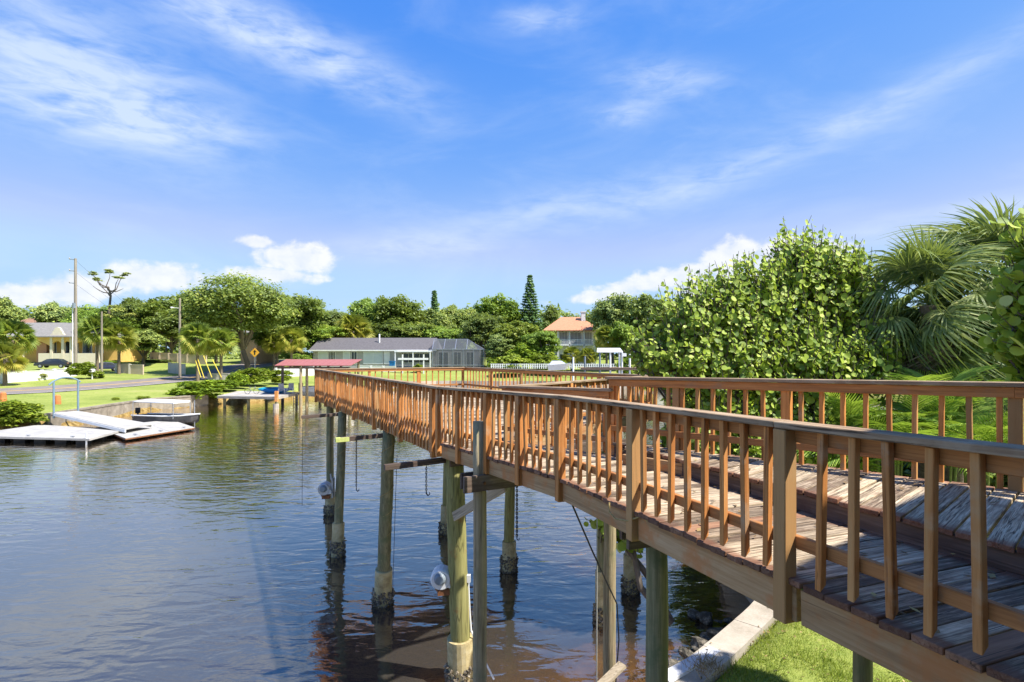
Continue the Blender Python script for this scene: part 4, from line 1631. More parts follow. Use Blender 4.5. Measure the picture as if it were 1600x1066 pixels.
palm_at(1552, 452, 12.0, 34, 'tall cabbage palm with spiky crown at the right, above the others', scale=1.12, el=(86, -58), seed=1, dead=13)
palm_at(1450, 478, 11.6, 32, 'cabbage palm with drooping fan fronds left of the tallest palm', scale=1.0, el=(86, -60), seed=2, dead=14, az0=.8)
palm_at(1490, 550, 11.9, 28, 'low cabbage palm with hanging fronds just behind the right railing', scale=1.1, el=(45, -65), seed=3, dead=14, az0=2.1)


# far palms: one light crown mesh shared
def far_palm_mesh(seed, nf, nseg):
    r = np.random.default_rng(seed)
    V, F, T = [], [], []
    for i in range(nf):
        f = i / (nf - 1)
        e = R(78 - 120 * f + r.normal(0, 7))
        a = i * 2.4 + r.normal(0, .2)
        d = np.array([math.cos(a) * math.cos(e), math.sin(a) * math.cos(e), math.sin(e)])
        s = np.array([-math.sin(a), math.cos(a), 0])
        u = np.cross(d, s)
        ro = r.normal(0, .75)
        s = s * math.cos(ro) + u * math.sin(ro)
        h = d * .5
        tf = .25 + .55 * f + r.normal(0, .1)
        for j in range(nseg):
            b = R(-110 + 220 * (j + .5) / nseg)
            q = d * math.cos(b) + s * math.sin(b)
            tip = h + q * .55 * r.uniform(.85, 1.1) - np.array([0, 0, .12])
            mid = h + q * .3
            w = (s * math.cos(b) - d * math.sin(b)) * .035
            n0 = len(V)
            V += [h, mid + w, tip, mid - w]
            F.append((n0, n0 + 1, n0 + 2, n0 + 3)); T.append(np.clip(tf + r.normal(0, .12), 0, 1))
    return np_mesh('crown', np.array(V), np.array(F), tint=T)


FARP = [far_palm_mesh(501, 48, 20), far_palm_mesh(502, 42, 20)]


def far_palm(i, px, py, Y, wpx, label, mat='palm', ybase=None):
    p = P(px, py, Y)
    g = gz(p.x, Y)
    t = thing('palm_tree', label, 'palm', (p.x, Y, g), 'palms across the water', rnd.uniform(0, 6))
    s = wpx / FPX * Y / 2
    c = add_part('crown', FARP[i], G[mat], t)
    c.location = (0, 0, p.z - g)
    c.scale = (s, s, s)
    mb = MB(); h = p.z - g
    mb.tube([(0, 0, -.2), (.05, 0, h * .5), (0, 0, h)], [.24, .2, .19], 8)
    mb.build('trunk', M['palm_bark'], t, local=True)


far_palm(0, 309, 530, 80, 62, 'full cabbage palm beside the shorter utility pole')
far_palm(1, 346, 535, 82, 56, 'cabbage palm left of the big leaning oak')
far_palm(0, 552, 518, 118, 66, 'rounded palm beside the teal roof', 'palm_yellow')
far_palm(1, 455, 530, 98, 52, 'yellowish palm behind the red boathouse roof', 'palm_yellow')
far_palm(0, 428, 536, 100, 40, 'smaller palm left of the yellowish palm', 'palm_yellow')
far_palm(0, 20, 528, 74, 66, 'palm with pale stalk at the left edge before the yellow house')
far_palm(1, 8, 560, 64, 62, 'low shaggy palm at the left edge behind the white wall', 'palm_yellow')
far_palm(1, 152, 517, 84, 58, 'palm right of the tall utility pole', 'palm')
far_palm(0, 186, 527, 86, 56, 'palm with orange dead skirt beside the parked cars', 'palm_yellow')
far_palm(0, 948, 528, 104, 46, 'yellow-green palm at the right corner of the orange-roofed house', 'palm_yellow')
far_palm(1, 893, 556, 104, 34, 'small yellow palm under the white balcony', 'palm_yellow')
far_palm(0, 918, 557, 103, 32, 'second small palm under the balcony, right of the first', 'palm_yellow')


# ------------------------------------------------------------------ sea grape
def round_leaf(seed):
    r = random.Random(seed)
    n = 7
    V = [(-.5, 0, 0)]
    up, dn = [], []
    for j in range(1, n):
        a = math.pi * j / n
        x, y = -.5 * math.cos(a), .5 * math.sin(a) * 1.05
        up.append((x, y, abs(y) * .22 - .10 * x * x)); dn.append((x, -y, abs(y) * .22 - .10 * x * x))
    V += up + [(.5, 0, -.03)] + dn
    me = bpy.data.meshes.new('leaf')
    me.from_pydata(V, [], [tuple(range(0, n + 1)), tuple([0, n] + list(range(2 * n - 1, n, -1)))])
    at = me.attributes.new('tint', 'FLOAT', 'FACE')
    tv = r.uniform(.25, .95)
    at.data.foreach_set('value', [tv, min(1, tv + .05)])
    return me


RLEAF = [round_leaf(i) for i in range(6)]


def sea_grape(loc, lobes, nshoot, label, seed, nobj, leaf=.125):
    """lobes: (cx, cy, cz, rx, ry, rz) ellipsoids in world space that make up the crown"""
    r = np.random.default_rng(seed)
    t = thing('sea_grape', label, 'sea grape', loc)
    vol = np.array([l[3] * l[4] * l[5] for l in lobes]) ** .7
    vol /= vol.sum()
    mb = MB()
    rr = random.Random(seed)
    leaves = []
    for i in range(nshoot + nshoot // 12):
        l = lobes[r.choice(len(lobes), p=vol)]
        d = unit(r.normal(0, 1, 3))
        spray = i >= nshoot                          # long upright sprays that break the outline
        if spray:
            d = unit(np.array([r.normal(0, .5), r.normal(0, .5), 1.0]))
        if d[2] < -.5:
            d[2] *= -.5
        k = r.uniform(.9, 1.12) if spray else r.uniform(.5, 1.0) ** .6
        tip = np.array(l[:3]) + d * np.array(l[3:]) * k
        dirn = unit(d * .55 + np.array([0, 0, .75]) + r.normal(0, .25, 3))
        ln = r.uniform(.35, .85) * (1.5 if d[2] > .45 and r.random() < .5 else 1.0)
        if spray:
            ln = r.uniform(.7, 1.15)
        b = tip - dirn * ln * .6
        pts = [Vector(b + dirn * ln * f + np.array([0, 0, .06 * f * f])) for f in (0, .35, .7, 1.0)]
        mb.tube(pts, [.012, .01, .008, .004], 4, False)
        m = int(ln / .065)
        a0 = r.uniform(0, 6)
        for j in range(m):
            f = (j + .5) / m
            c = b + dirn * ln * f
            a = a0 + j * 2.5 + r.normal(0, .35)
            s1 = unit(np.cross(dirn, np.array([.3, .2, .9]) + r.normal(0, .1, 3)))
            s2 = np.cross(dirn, s1)
            out = unit(s1 * math.cos(a) + s2 * math.sin(a) + dirn * r.uniform(-.1, .5))
            sz = leaf * r.uniform(.5, 1.45) * (1 - .35 * f)
            nrm = unit(dirn * r.uniform(.1, .6) + out * r.uniform(-.1, .7) + np.array([.35, -.6, .25]) + r.normal(0, .42, 3))
            leaves.append((c + out * sz * .55, out, nrm, sz))
    for l in lobes:
        c = Vector(l[:3])
        base = Vector(loc)
        mid = base.lerp(c, .5) + Vector((rr.uniform(-.3, .3), rr.uniform(-.3, .3), -.2))
        mb.tube([base, mid, c, c + Vector((rr.uniform(-.4, .4), 0, l[5] * .5))], [.10, .07, .045, .015], 7)
        for q in range(5):
            e = c + Vector((rr.uniform(-1, 1) * l[3], rr.uniform(-1, 1) * l[4], rr.uniform(-.2, .8) * l[5])) * .8
            mb.tube([mid.lerp(c, rr.uniform(.3, 1)), c.lerp(e, .5) + Vector((0, 0, -.1)), e], [.03, .02, .008], 5)
    mb.build('branches', M['bark'], t)
    L0 = np.array(loc)
    # nearest, most exposed leaves become objects of their own
    sc = [-(np.linalg.norm(c - np.array([0, 0, EYE])) - .8 * n[2]) for c, o, n, s in leaves]
    order = np.argsort(sc)[::-1]
    singles = set(order[:nobj * 4:4].tolist())
    V, F, T = [], [], []
    for i, (c, o, n, s) in enumerate(leaves):
        o = unit(o - n * np.dot(o, n)); b = np.cross(n, o)
        me = RLEAF[i % 6]
        if i in singles:
            ob = add_part('leaf', me, G['seagrape'], t)
            Mx = Matrix((Vector(o), Vector(b), Vector(n))).transposed().to_4x4()
            ob.matrix_local = Matrix.Translation(Vector(c - L0)) @ Mx @ Matrix.Diagonal((s, s, s, 1))
            continue
        base = len(V)
        for v in me.vertices:
            V.append(c - L0 + (o * v.co.x + b * v.co.y + n * v.co.z) * s)
        for p in me.polygons:
            F.append([base + q for q in p.vertices])
        tv = np.clip(r.normal(.5, .22), 0, 1)
        T += [tv, tv]
    me = np_mesh('foliage', np.array(V), np.array(F), tint=T)
    o = add_part('foliage', me, G['seagrape'], t)
    tag(o, kind='stuff')


def lob(px, py, Y, wpx, hpx, dep):
    p = P(px, py, Y)
    return (p.x, p.y, p.z, wpx / FPX * Y, dep, hpx / FPX * Y)


sea_grape((6.1, 12.9, 1.15), [lob(1095, 520, 12.0, 70, 75, .9), lob(1060, 570, 11.6, 60, 60, .8), lob(1170, 500, 12.2, 75, 75, 1.1), lob(1250, 475, 12.6, 85, 85, 1.2),
                              lob(1318, 490, 12.4, 58, 80, 1.0), lob(1150, 590, 11.6, 95, 75, .9), lob(1270, 590, 11.6, 100, 75, 1.0), lob(1345, 575, 11.8, 48, 75, .8),
                              lob(1240, 410, 12.6, 35, 40, .5), lob(1312, 428, 12.6, 36, 38, .6), lob(1120, 690, 11.3, 90, 60, .8), lob(1260, 700, 11.3, 110, 60, .8), lob(1010, 560, 12.2, 30, 30, .5), lob(1080, 790, 13.0, 80, 60, .8), lob(1190, 800, 12.8, 90, 60, .8)],
          2500, 'large sea grape bush with round glossy leaves behind the railing', 601, 190)
sea_grape((7.7, 7.0, 1.15), [lob(1640, 440, 6.6, 55, 70, .5), lob(1650, 530, 6.5, 60, 70, .5), lob(1615, 500, 6.5, 22, 30, .25), lob(1600, 555, 6.6, 25, 18, .25)],
          200, 'sea grape branches reaching in at the right edge beside the tall palm', 602, 90, .16)
sea_grape((3.3, 11.6, .2), [lob(985, 835, 11.6, 30, 22, .4), lob(948, 815, 11.8, 18, 25, .3)], 40, 'low sea grape sprig seen under the walkway by the tan piling', 603, 15, .16)


# ------------------------------------------------------------------ areca palms behind the right railing
def pinnate(seed, L, nl):
    r = random.Random(seed)
    V, F = [], []
    pts = []
    for i in range(13):
        t = i / 12
        pts.append(Vector((L * (t - .16 * t * t * t), 0, L * (.30 * t - .42 * t ** 2.4))))

    def strip(ps, ss):
        b = len(V)
        for p, s in zip(ps, ss):
            V.append(tuple(p - s)); V.append(tuple(p + s))
        for i in range(len(ps) - 1):
            a = b + 2 * i
            F.append((a, a + 1, a + 3, a + 2))
    strip(pts, [Vector((0, .009 * (1 - i / 14), 0)) for i in range(13)])
    strip(pts, [Vector((0, 0, .008 * (1 - i / 14))) for i in range(13)])
    for sgn in (-1, 1):
        for j in range(nl):
            t = .18 + .82 * (j + .5) / nl
            i = min(11, int(t * 12)); f = t * 12 - i
            p = pts[i].lerp(pts[i + 1], f)
            tang = (pts[i + 1] - pts[i]).normalized()
            ln = L * .36 * (math.sin(math.pi * min(1, t * .86 + .12)) * .85 + .2) * r.uniform(.9, 1.08)
            d = (tang * (.55 + .5 * t) + Vector((0, sgn, 0)) * .85 + Vector((0, 0, .28))).normalized()
            ps, ss = [], []
            for q in range(4):
                u = q / 3
                ps.append(p + d * ln * u + Vector((0, 0, -.32 * ln * u * u * r.uniform(.8, 1.2))))
                w = .015 * (1 - .9 * u ** 1.6) * (.6 if q == 0 else 1)
                ss.append(tang * w + Vector((0, 0, .004)))
            strip(ps, ss)
    return np_mesh('frond', np.array(V), np.array(F), tint=[min(1, max(0, r.gauss(.55, .18))) for _ in F])


PINN = [pinnate(701, 1.25, 24), pinnate(702, 1.05, 21), pinnate(703, 1.4, 26)]


def areca(px, py, Y, n, label, seed, h0=.0):
    p = P(px, py, Y)
    g = gz(p.x, Y)
    rr = random.Random(seed)
    t = thing('areca_palm', label, 'palm', (p.x, Y, g), 'bright green palms behind the right railing')
    h = p.z - g
    for i in range(n):
        a = i * 2.4 + rr.uniform(-.3, .3)
        e = R(rr.uniform(15, 80))
        sx, sy = rr.uniform(-.28, .28), rr.uniform(-.28, .28)
        hh = h + rr.uniform(-.5, .15)
        st = MB(); st.tube([(sx * .6, sy * .6, -.1), (sx, sy, hh)], [.028, .02], 6)
        if i % 2 == 0:
            st.build('cane', pm('areca_cane', (.12, .16, .04), (.25, .28, .08), 5, .6, .1) if 'areca_cane' not in bpy.data.materials else bpy.data.materials['areca_cane'], t, local=True)
        o = add_part('frond', rr.choice(PINN), G['areca'], t)
        s = rr.uniform(1.05, 1.45)
        o.matrix_local = Matrix.Translation((sx, sy, hh)) @ Matrix.Rotation(a, 4, 'Z') @ Matrix.Rotation(-e + R(20), 4, 'Y') @ Matrix.Diagonal((s, s, s, 1))


areca(1385, 690, 10.8, 26, 'bright feathery palm behind the left part of the right railing', 1)
areca(1460, 680, 10.6, 26, 'bright feathery palm at the middle of the right railing', 2)
areca(1535, 705, 10.3, 20, 'bright feathery palm nearest the big right-hand post', 3)
areca(1330, 715, 11.0, 18, 'low feathery palm behind the slim railing post', 4)


# ------------------------------------------------------------------ road, walls and verge across the water
def ribbon(pts, o0, o1, dz, n=40, name='road', mat=None, seg=None):
    """strip that follows the ground between two sideways offsets"""
    pts = smooth_line([Vector(p) for p in pts], 10)
    V, F = [], []
    m = 5
    for i, p in enumerate(pts):
        d = (pts[min(i + 1, len(pts) - 1)] - pts[max(i - 1, 0)]).normalized()
        nn = Vector((d.y, -d.x))
        for j in range(m):
            q = p + nn * (o0 + (o1 - o0) * j / (m - 1))
            V.append((q.x, q.y, gz(q.x, q.y) + dz))
    for i in range(len(pts) - 1):
        for j in range(m - 1):
            a = i * m + j
            F.append((a, a + 1, a + m + 1, a + m))
    me = np_mesh(name, np.array(V), np.array(F))
    o = link(name, me, mat)
    return o


ROAD = [(-82, 18), (-66, 36), (-56.5, 50), (-51.8, 62), (-49.4, 75), (-48.6, 90), (-50, 110), (-54, 140)]
tag(ribbon(ROAD, -3.3, 3.3, .07, mat=M['asphalt']), kind='structure')
tag(ribbon(ROAD, -.16, .16, .078, name='road_centre_line', mat=M['yellow_line']), kind='structure')
tag(ribbon(ROAD, 3.1, 3.2, .078, name='road_edge_line', mat=M['white']), kind='structure')


def wall_run(name, label, cat, pts, h, th, mat, group=None, cap=None, panels=None):
    c = pts[0]
    t = thing(name, label, cat, (c[0], c[1], gz(*c)), group)
    for i in range(len(pts) - 1):
        a, b = Vector(pts[i]), Vector(pts[i + 1])
        L = (b - a).length
        n = max(1, round(L / 2.4))
        for j in range(n):
            p, q = lerp(a, b, j / n), lerp(a, b, (j + .97) / n)
            z = min(gz(p.x, p.y), gz(q.x, q.y))
            mb = MB(); mb.bar((p.x, p.y, z + h / 2 - .1), (q.x, q.y, z + h / 2 - .1), th, h + .2)
            mb.build('wall_panel', mat, t)
            mb = MB(); mb.bar((p.x, p.y, z + h + .02), (q.x, q.y, z + h + .02), th + .08, .06)
            mb.build('coping', cap or mat, t)
            mb = MB(); mb.box((p.x, p.y, z + h / 2), (th + .14, th + .14, h + .22))
            mb.build('pier', cap or mat, t)
    return t


wall_run('white_wall', 'long low white garden wall beside the road at the left', 'wall', [(-66.5, 50), (-60.5, 59), (-60.8, 72), (-62.5, 80)], 1.25, .14, M['white'])
M['beige'] = pm('beige_stucco', (.52, .40, .28), (.62, .50, .37), 1.5, .85, .15)
wall_run('garden_wall', 'low beige wall with scalloped top nearest the road bend', 'wall', [(-62.5, 88), (-57.2, 86.5)], 1.5, .18, M['beige'], None, M['stucco'])
wall_run('garden_wall', 'longer pale beige wall running back from the road bend', 'wall', [(-56.6, 92), (-52.8, 90)], 1.7, .18, M['stucco'])
wall_run('garden_wall', 'distant beige perimeter wall below the dark trees', 'wall', [(-70, 108), (-57, 104)], 1.7, .2, M['beige'])
wall_run('boundary_wall', 'low gray stone wall under the big leaning oak', 'wall', [(-44.5, 82), (-38.5, 82)], 1.1, .3, pm('gray_stone', (.3, .27, .24), (.5, .46, .41), 3, .9, .4))
wall_run('white_wall', 'white wall behind the red-roofed boathouse', 'wall', [(-39, 92), (-34, 96)], 1.5, .16, M['white'])


# ------------------------------------------------------------------ houses
def hip_roof(mb, x0, x1, y0, y1, ze, zr, inset, over=.5):
    x0 -= over; x1 += over; y0 -= over; y1 += over
    ym = (y0 + y1) / 2
    vs = [(x0, y0, ze), (x1, y0, ze), (x1, y1, ze), (x0, y1, ze), (x0 + inset, ym, zr), (x1 - inset, ym, zr)]
    vs += [(v[0], v[1], v[2] - .16) for v in vs[:4]]
    return mb.add(vs, [(0, 1, 5, 4), (1, 2, 5), (2, 3, 4, 5), (3, 0, 4), (6, 7, 1, 0), (7, 8, 2, 1), (8, 9, 3, 2), (9, 6, 0, 3), (9, 8, 7, 6)])


def opening(parent, x0, x1, y, z0, z1, frame, pane, nm='window', mull=0, fr=.07):
    """framed opening on a wall that faces the camera (normal -Y)"""
    mb = MB()
    mb.b3(x0, x1, y - .07, y + .05, z1 - fr, z1); mb.b3(x0, x1, y - .07, y + .05, z0, z0 + fr)
    mb.b3(x0, x0 + fr, y - .06, y + .05, z0 + fr, z1 - fr); mb.b3(x1 - fr, x1, y - .06, y + .05, z0 + fr, z1 - fr)
    for i in range(mull):
        xm = x0 + (x1 - x0) * (i + 1) / (mull + 1)
        mb.b3(xm - .03, xm + .03, y - .055, y + .05, z0 + fr, z1 - fr)
    o = mb.build(nm, frame, parent)
    pb = MB(); pb.b3(x0 + fr, x1 - fr, y - .03, y + .03, z0 + fr, z1 - fr)
    pb.build('pane', pane, o)
    return o


def PX(px, Y):
    return (px - 800) / FPX * Y


def PZ(py, Y):
    return EYE - (py - HOR) / FPX * Y


M['shingle_gray'] = pm('gray_shingle', (.085, .078, .08), (.15, .14, .145), 3, .9, .3, (1, 1, 4))
M['shingle_pale'] = pm('pale_shingle', (.17, .16, .145), (.26, .245, .225), 3, .9, .3, (1, 1, 4))
M['tile_orange'] = pm('orange_tile', (.42, .17, .09), (.60, .27, .15), 2.5, .8, .4, (1, 1, 4))
M['tile_brown'] = pm('brown_tile', (.24, .13, .08), (.33, .19, .12), 3, .85, .4)
M['tin_teal'] = pm('teal_metal_roof', (.16, .38, .36), (.26, .50, .47), 3, .5, .1, (6, 1, 1))
M['yellow'] = pm('yellow_stucco', (.70, .42, .11), (.78, .50, .16), 1.5, .85, .12)
M['cream'] = pm('cream_trim', (.70, .60, .44), (.78, .69, .53), 2, .8, .1)
M['brick'] = pm('terracotta_wall', (.40, .20, .11), (.50, .27, .16), 6, .85, .2)
M['siding'] = pm('gray_siding', (.33, .325, .33), (.41, .405, .41), 2, .7, .1)
M['paleblue'] = pm('pale_blue_door', (.50, .545, .57), (.58, .62, .65), 1, .6, .05)
M['peach'] = pm('peach_stucco', (.66, .44, .28), (.74, .53, .36), 1.5, .85, .1)


def yellow_house():
    Y = 99
    g = gz(PX(60, Y), Y)
    x0, x1 = PX(-30, Y), PX(172, Y)
    ze, zr = PZ(526, Y), PZ(507, Y)
    t = thing('yellow_house', 'yellow stucco house with arched porch and curved gable behind the white wall', 'house', ((x0 + x1) / 2, Y, g))
    mb = MB(); mb.b3(x0, x1, Y + 2.2, Y + 10, g - .3, ze); mb.build('wall', M['yellow'], t)
    # porch front with arches: piers + spandrel
    zb = PZ(560, Y); zs = PZ(533, Y)
    edges = [(-30, 30), (36, 78), (82, 96), (100, 109), (112, 150)]
    for a, b in edges:
        xa, xb = PX(a, Y), PX(b, Y)
        mb = MB()
        n = 10
        pts = [(xa, ze), (xb, ze)]
        rise = min(.9, (xb - xa) * .28)
        arc = [(xb - (xb - xa) * i / n, zs - rise + rise * math.sin(math.pi * i / n)) for i in range(n + 1)]
        poly = pts + arc
        m = len(poly)
        vs = [(x, Y, z) for x, z in poly] + [(x, Y + .35, z) for x, z in poly]
        # spandrel as quads between the top edge and the arc
        vs2, fs2 = [], []
        for i in range(n + 1):
            x, z = arc[i]
            vs2 += [(x, Y, z), (x, Y, ze), (x, Y + .35, ze), (x, Y + .35, z)]
        for i in range(n):
            o = 4 * i
            fs2 += [(o, o + 4, o + 5, o + 1), (o + 3, o + 2, o + 6, o + 7), (o, o + 3, o + 7, o + 4), (o + 1, o + 5, o + 6, o + 2)]
        mb.add(vs2, fs2)
        mb.build('arch', M['yellow'], t)
    for a, b in ((30, 36), (78, 82), (96, 100), (109, 112), (150, 154)):
        mb = MB(); mb.b3(PX(a, Y), PX(b, Y), Y - .05, Y + .4, g, ze - .01); mb.build('porch_column', M['cream'], t)
    mb = MB(); mb.b3(PX(60, Y), PX(150, Y), Y - .02, Y + .3, g, zb + .9); mb.build('porch_wall', M['cream'], t)
    mb = MB(); mb.b3(PX(50, Y), PX(66, Y), Y + .9, Y + 2.1, g, ze - .3); mb.build('porch_return', M['brick'], t)
    for a, b in ((5, 25), (67, 73), (84, 95), (101, 108), (115, 130), (135, 148)):
        opening(t, PX(a, Y), PX(b, Y), Y + 2.15, zb + .9, zs, M['white'], M['glass'])
    mb = MB(); hip_roof(mb, x0, x1, Y, Y + 10.4, ze + .02, zr + .6, 3.2, .6); mb.build('roof', M['shingle_pale'], t)
    # curved gable
    c = PX(90.5, Y)
    prof = [(-1.25, 0), (-1.25, .5), (-.95, .62), (-.85, 1.0), (-.6, 1.25), (-.45, 1.62), (0, 1.8), (.45, 1.62), (.6, 1.25), (.85, 1.0), (.95, .62), (1.25, .5), (1.25, 0)]
    mb = MB()
    n = len(prof)
    s = 1.0
    vs = [(c + x * s, Y - .12, ze - .12 + z * s) for x, z in prof] + [(c + x * s, Y + .25, ze - .12 + z * s) for x, z in prof]
    mb.add(vs, [tuple(range(n)), tuple(range(2 * n - 1, n - 1, -1))] + [(i, n + i, n + (i + 1) % n, (i + 1) % n) for i in range(n)])
    mb.build('curved_gable', M['cream'], t)


yellow_house()


def simple_house(name, label, px0, px1, yeave, yridge, Y, dep, wall, roof, inset=2.0, over=.5):
    x0, x1 = PX(px0, Y), PX(px1, Y)
    xm = (x0 + x1) / 2
    g = gz(xm, Y)
    t = thing(name, label, 'house', (xm, Y, g))
    ze, zr = PZ(yeave, Y), PZ(yridge, Y)
    mb = MB(); mb.b3(x0, x1, Y, Y + dep, g - .3, ze - .02); mb.build('wall', wall, t)
    mb = MB(); hip_roof(mb, x0, x1, Y, Y + dep, ze, zr, inset, over); mb.build('roof', roof, t)
    return t, x0, x1, g, ze, zr


t, *_ = simple_house('brown_roofed_house', 'brown tiled roof showing behind the yellow house at the far left', 25, 75, 505, 491, 130, 9, M['cream'], M['tile_brown'])
opening(t, PX(40, 130), PX(52, 130), 129.97, PZ(522, 130), PZ(510, 130), M['white'], M['glass'])
t, *_ = simple_house('teal_roofed_house', 'house with a teal metal roof behind the gray house', 494, 562, 524, 509, 128, 10, M['siding'], M['tin_teal'], 4.5)
opening(t, PX(503, 128), PX(511, 128), 127.97, PZ(534, 128), PZ(527, 128), M['white'], M['paleblue'])
t, *_ = simple_house('peach_house', 'peach stucco house half hidden behind the leaning oak trunk', 376, 401, 520, 512, 112, 8, M['peach'], M['shingle_pale'])
opening(t, PX(380, 112), PX(386, 112), 111.97, PZ(545, 112), PZ(535, 112), M['white'], M['glass'])


def gray_house():
    Y = 108
    x0, x1 = PX(489, Y), PX(678, Y)
    xm = (x0 + x1) / 2
    fl = PZ(571, Y)
    g = gz(xm, Y)
    t = thing('gray_ranch_house', 'long low gray ranch house with pale doors across the water', 'house', (xm, Y, g))
    ze, zr = PZ(547, Y), PZ(531, Y)
    mb = MB(); mb.b3(x0, x1, Y, Y + 9, g - .3, ze - .02); mb.build('wall', M['siding'], t)
    mb = MB(); hip_roof(mb, x0, x1, Y, Y + 9, ze, zr + .5, .6, .6); mb.build('roof', M['shingle_gray'], t)
    mb = MB(); mb.b3(x0 - .6, x1 + .6, Y - .66, Y - .6, ze - .22, ze + .02); mb.build('gutter', M['white'], t)
    zt = PZ(549.5, Y); zb = PZ(569, Y)
    for a, b, m_, mu in ((497, 512, 'paleblue', 0), (514, 524, 'glass', 3), (536, 547, 'paleblue', 0), (568, 598, 'paleblue', 1), (600, 609, 'white', 0), (549, 558, 'glass', 1)):
        opening(t, PX(a, Y), PX(b, Y), Y - .01, zb, zt, M['white'], M[m_], 'window' if m_ == 'glass' else 'door', mu)
    mb = MB(); mb.tube([(PX(588, Y), Y + 2.5, zr - .6), (PX(588, Y), Y + 2.5, zr + 1.2)], .16, 8); mb.build('vent_pipe', M['white'], t)
    # white carport / patio cover
    mb = MB(); mb.b3(PX(622, Y), PX(677, Y), Y - 3.4, Y - .7, ze - .42, ze - .2); mb.build('patio_roof', M['white'], t)
    for a in (623, 650, 676):
        mb = MB(); mb.b3(PX(a, Y) - .09, PX(a, Y) + .09, Y - 3.35, Y - 3.15, fl - 1.5, ze - .42); mb.build('patio_post', M['white'], t)
    opening(t, PX(630, Y), PX(672, Y), Y - .01, zb + .2, zt - .3, M['white'], M['glass'], 'window', 4)
    # screened porch
    p0, p1 = PX(679, Y), PX(757, Y)
    s = thing('screened_porch', 'gray screened porch with framed mesh roof at the right of the ranch house', 'porch', ((p0 + p1) / 2, Y, g))
    mesh, k, out = new_mat('insect_screen')
    d = k.n('ShaderNodeBsdfDiffuse'); d.inputs[0].default_value = (.13, .14, .155, 1)
    tr = k.n('ShaderNodeBsdfTransparent')
    mx = k.n('ShaderNodeMixShader'); mx.inputs[0].default_value = .45
    k.t.links.new(d.outputs[0], mx.inputs[1]); k.t.links.new(tr.outputs[0], mx.inputs[2]); k.t.links.new(mx.outputs[0], out.inputs[0])
    y0, y1 = Y - 3, Y + 5
    zw, zt2 = PZ(546, Y), PZ(530.5, Y)
    mb = MB()
    i0, i1 = p0, PX(731, Y)
    vs = [(p0, y0, fl - 1), (p1, y0, fl - 1), (p1, y0, zw), (p0, y0, zw), (i0, y0 + 2.6, zt2), (i1, y0 + 2.6, zt2), (p1, y1, fl - 1), (p1, y1, zw), (i1, y1 - 2.4, zt2), (i0, y1, zt2)]
    mb.add(vs, [(0, 1, 2, 3), (3, 2, 5, 4), (1, 6, 7, 2), (2, 7, 8, 5), (4, 5, 8, 9)])
    mb.build('screen', mesh, s)
    for i in range(6):
        x = p0 + (p1 - p0) * i / 5
        b = MB(); b.bar((x, y0 - .03, fl - 1), (x, y0 - .03, zw), .08, .08); b.build('frame_post', M['gray_paint'], s)
    for i in range(4):
        xa = p0 + (i1 - p0) * i / 3
        b = MB(); b.bar((xa, y0 - .02, zw), (xa, y0 + 2.6, zt2 + .02), .1, .1); b.build('roof_bar', M['steel'], s)
    for za in (zw, fl + .1):
        b = MB(); b.bar((p0, y0 - .04, za), (p1, y0 - .04, za), .1, .1); b.build('frame_rail', M['steel'], s)
    b = MB(); b.bar((p0, y0 + 2.6, zt2 + .03), (i1, y0 + 2.6, zt2 + .03), .1, .1); b.bar((i1, y0 + 2.6, zt2 + .03), (p1, y0 - .03, zw), .1, .1); b.build('ridge_bar', M['steel'], s)
    b = MB(); b.b3(p0, p1 - 1, Y + 1, Y + 8, g - .3, zw); b.build('inner_wall', M['siding'], s)
    opening(s, PX(684, Y), PX(700, Y), Y + .98, fl - .6, zw - .5, M['white'], M['glass'], 'sliding_door', 1)
    opening(s, PX(708, Y), PX(720, Y), Y + .98, fl, zw - .5, M['white'], M['glass'], 'window', 1)
    opening(s, PX(728, Y), PX(740, Y), Y + .98, fl - .4, zw - .5, M['white'], M['glass'], 'window', 1)
    # things in front
    b = MB()
    x = PX(613, Y - 4)
    zb2 = PZ(573, Y - 4)
    vs = []
    for z, hw in ((zb2 - .1, .42), (zb2 + .95, .5)):
        vs += [(x - hw, Y - 4 - hw, z), (x + hw, Y - 4 - hw, z), (x + hw, Y - 4 + hw, z), (x - hw, Y - 4 + hw, z)]
    b.add(vs, [(3, 2, 1, 0), (4, 5, 6, 7), (0, 1, 5, 4), (1, 2, 6, 5), (2, 3, 7, 6), (3, 0, 4, 7)])
    bt = thing('wheeled_bin', 'blue wheeled bin beside the patio of the gray house', 'bin', (x, Y - 4, zb2 - .1))
    b.build('bin_body', M['blue_plastic'], bt)
    b = MB(); b.box((x, Y - 4, zb2 + 1.0), (1.1, 1.12, .1)); b.box((x, Y - 4.5, zb2 + 1.02), (.8, .08, .08)); b.build('lid', M['blue_plastic'], bt)
    bb = MB(); bb.tube([(x - .4, Y - 3.6, zb2 - .02), (x - .3, Y - 3.6, zb2 - .02)], .14, 10); bb.tube([(x + .3, Y - 3.6, zb2 - .02), (x + .4, Y - 3.6, zb2 - .02)], .14, 10)
    bb.build('wheels', M['black'], bt)
    tr_ = thing('white_trellis', 'white painted post-and-beam swing frame before the patio', 'trellis', (PX(646, 100), 100, gz(PX(646, 100), 100)))
    for a in (629, 662):
        b = MB(); b.b3(PX(a, 100) - .1, PX(a, 100) + .1, 99.9, 100.1, PZ(585, 100), PZ(554, 100)); b.build('post', M['white'], tr_)
    b = MB(); b.b3(PX(622, 100), PX(669, 100), 99.85, 100.15, PZ(562.5, 100), PZ(559.5, 100)); b.build('cross_bar', M['white'], tr_)
    wp = wall_run('white_wall', 'low white wall in front of the gray house', 'wall', [(PX(560, 102), 102), (PX(620, 102), 101.5)], 1.0, .2, M['white'])
    # covered boat or grill by the right corner
    b = MB()
    x = PX(764, 104); z = gz(x, 104)
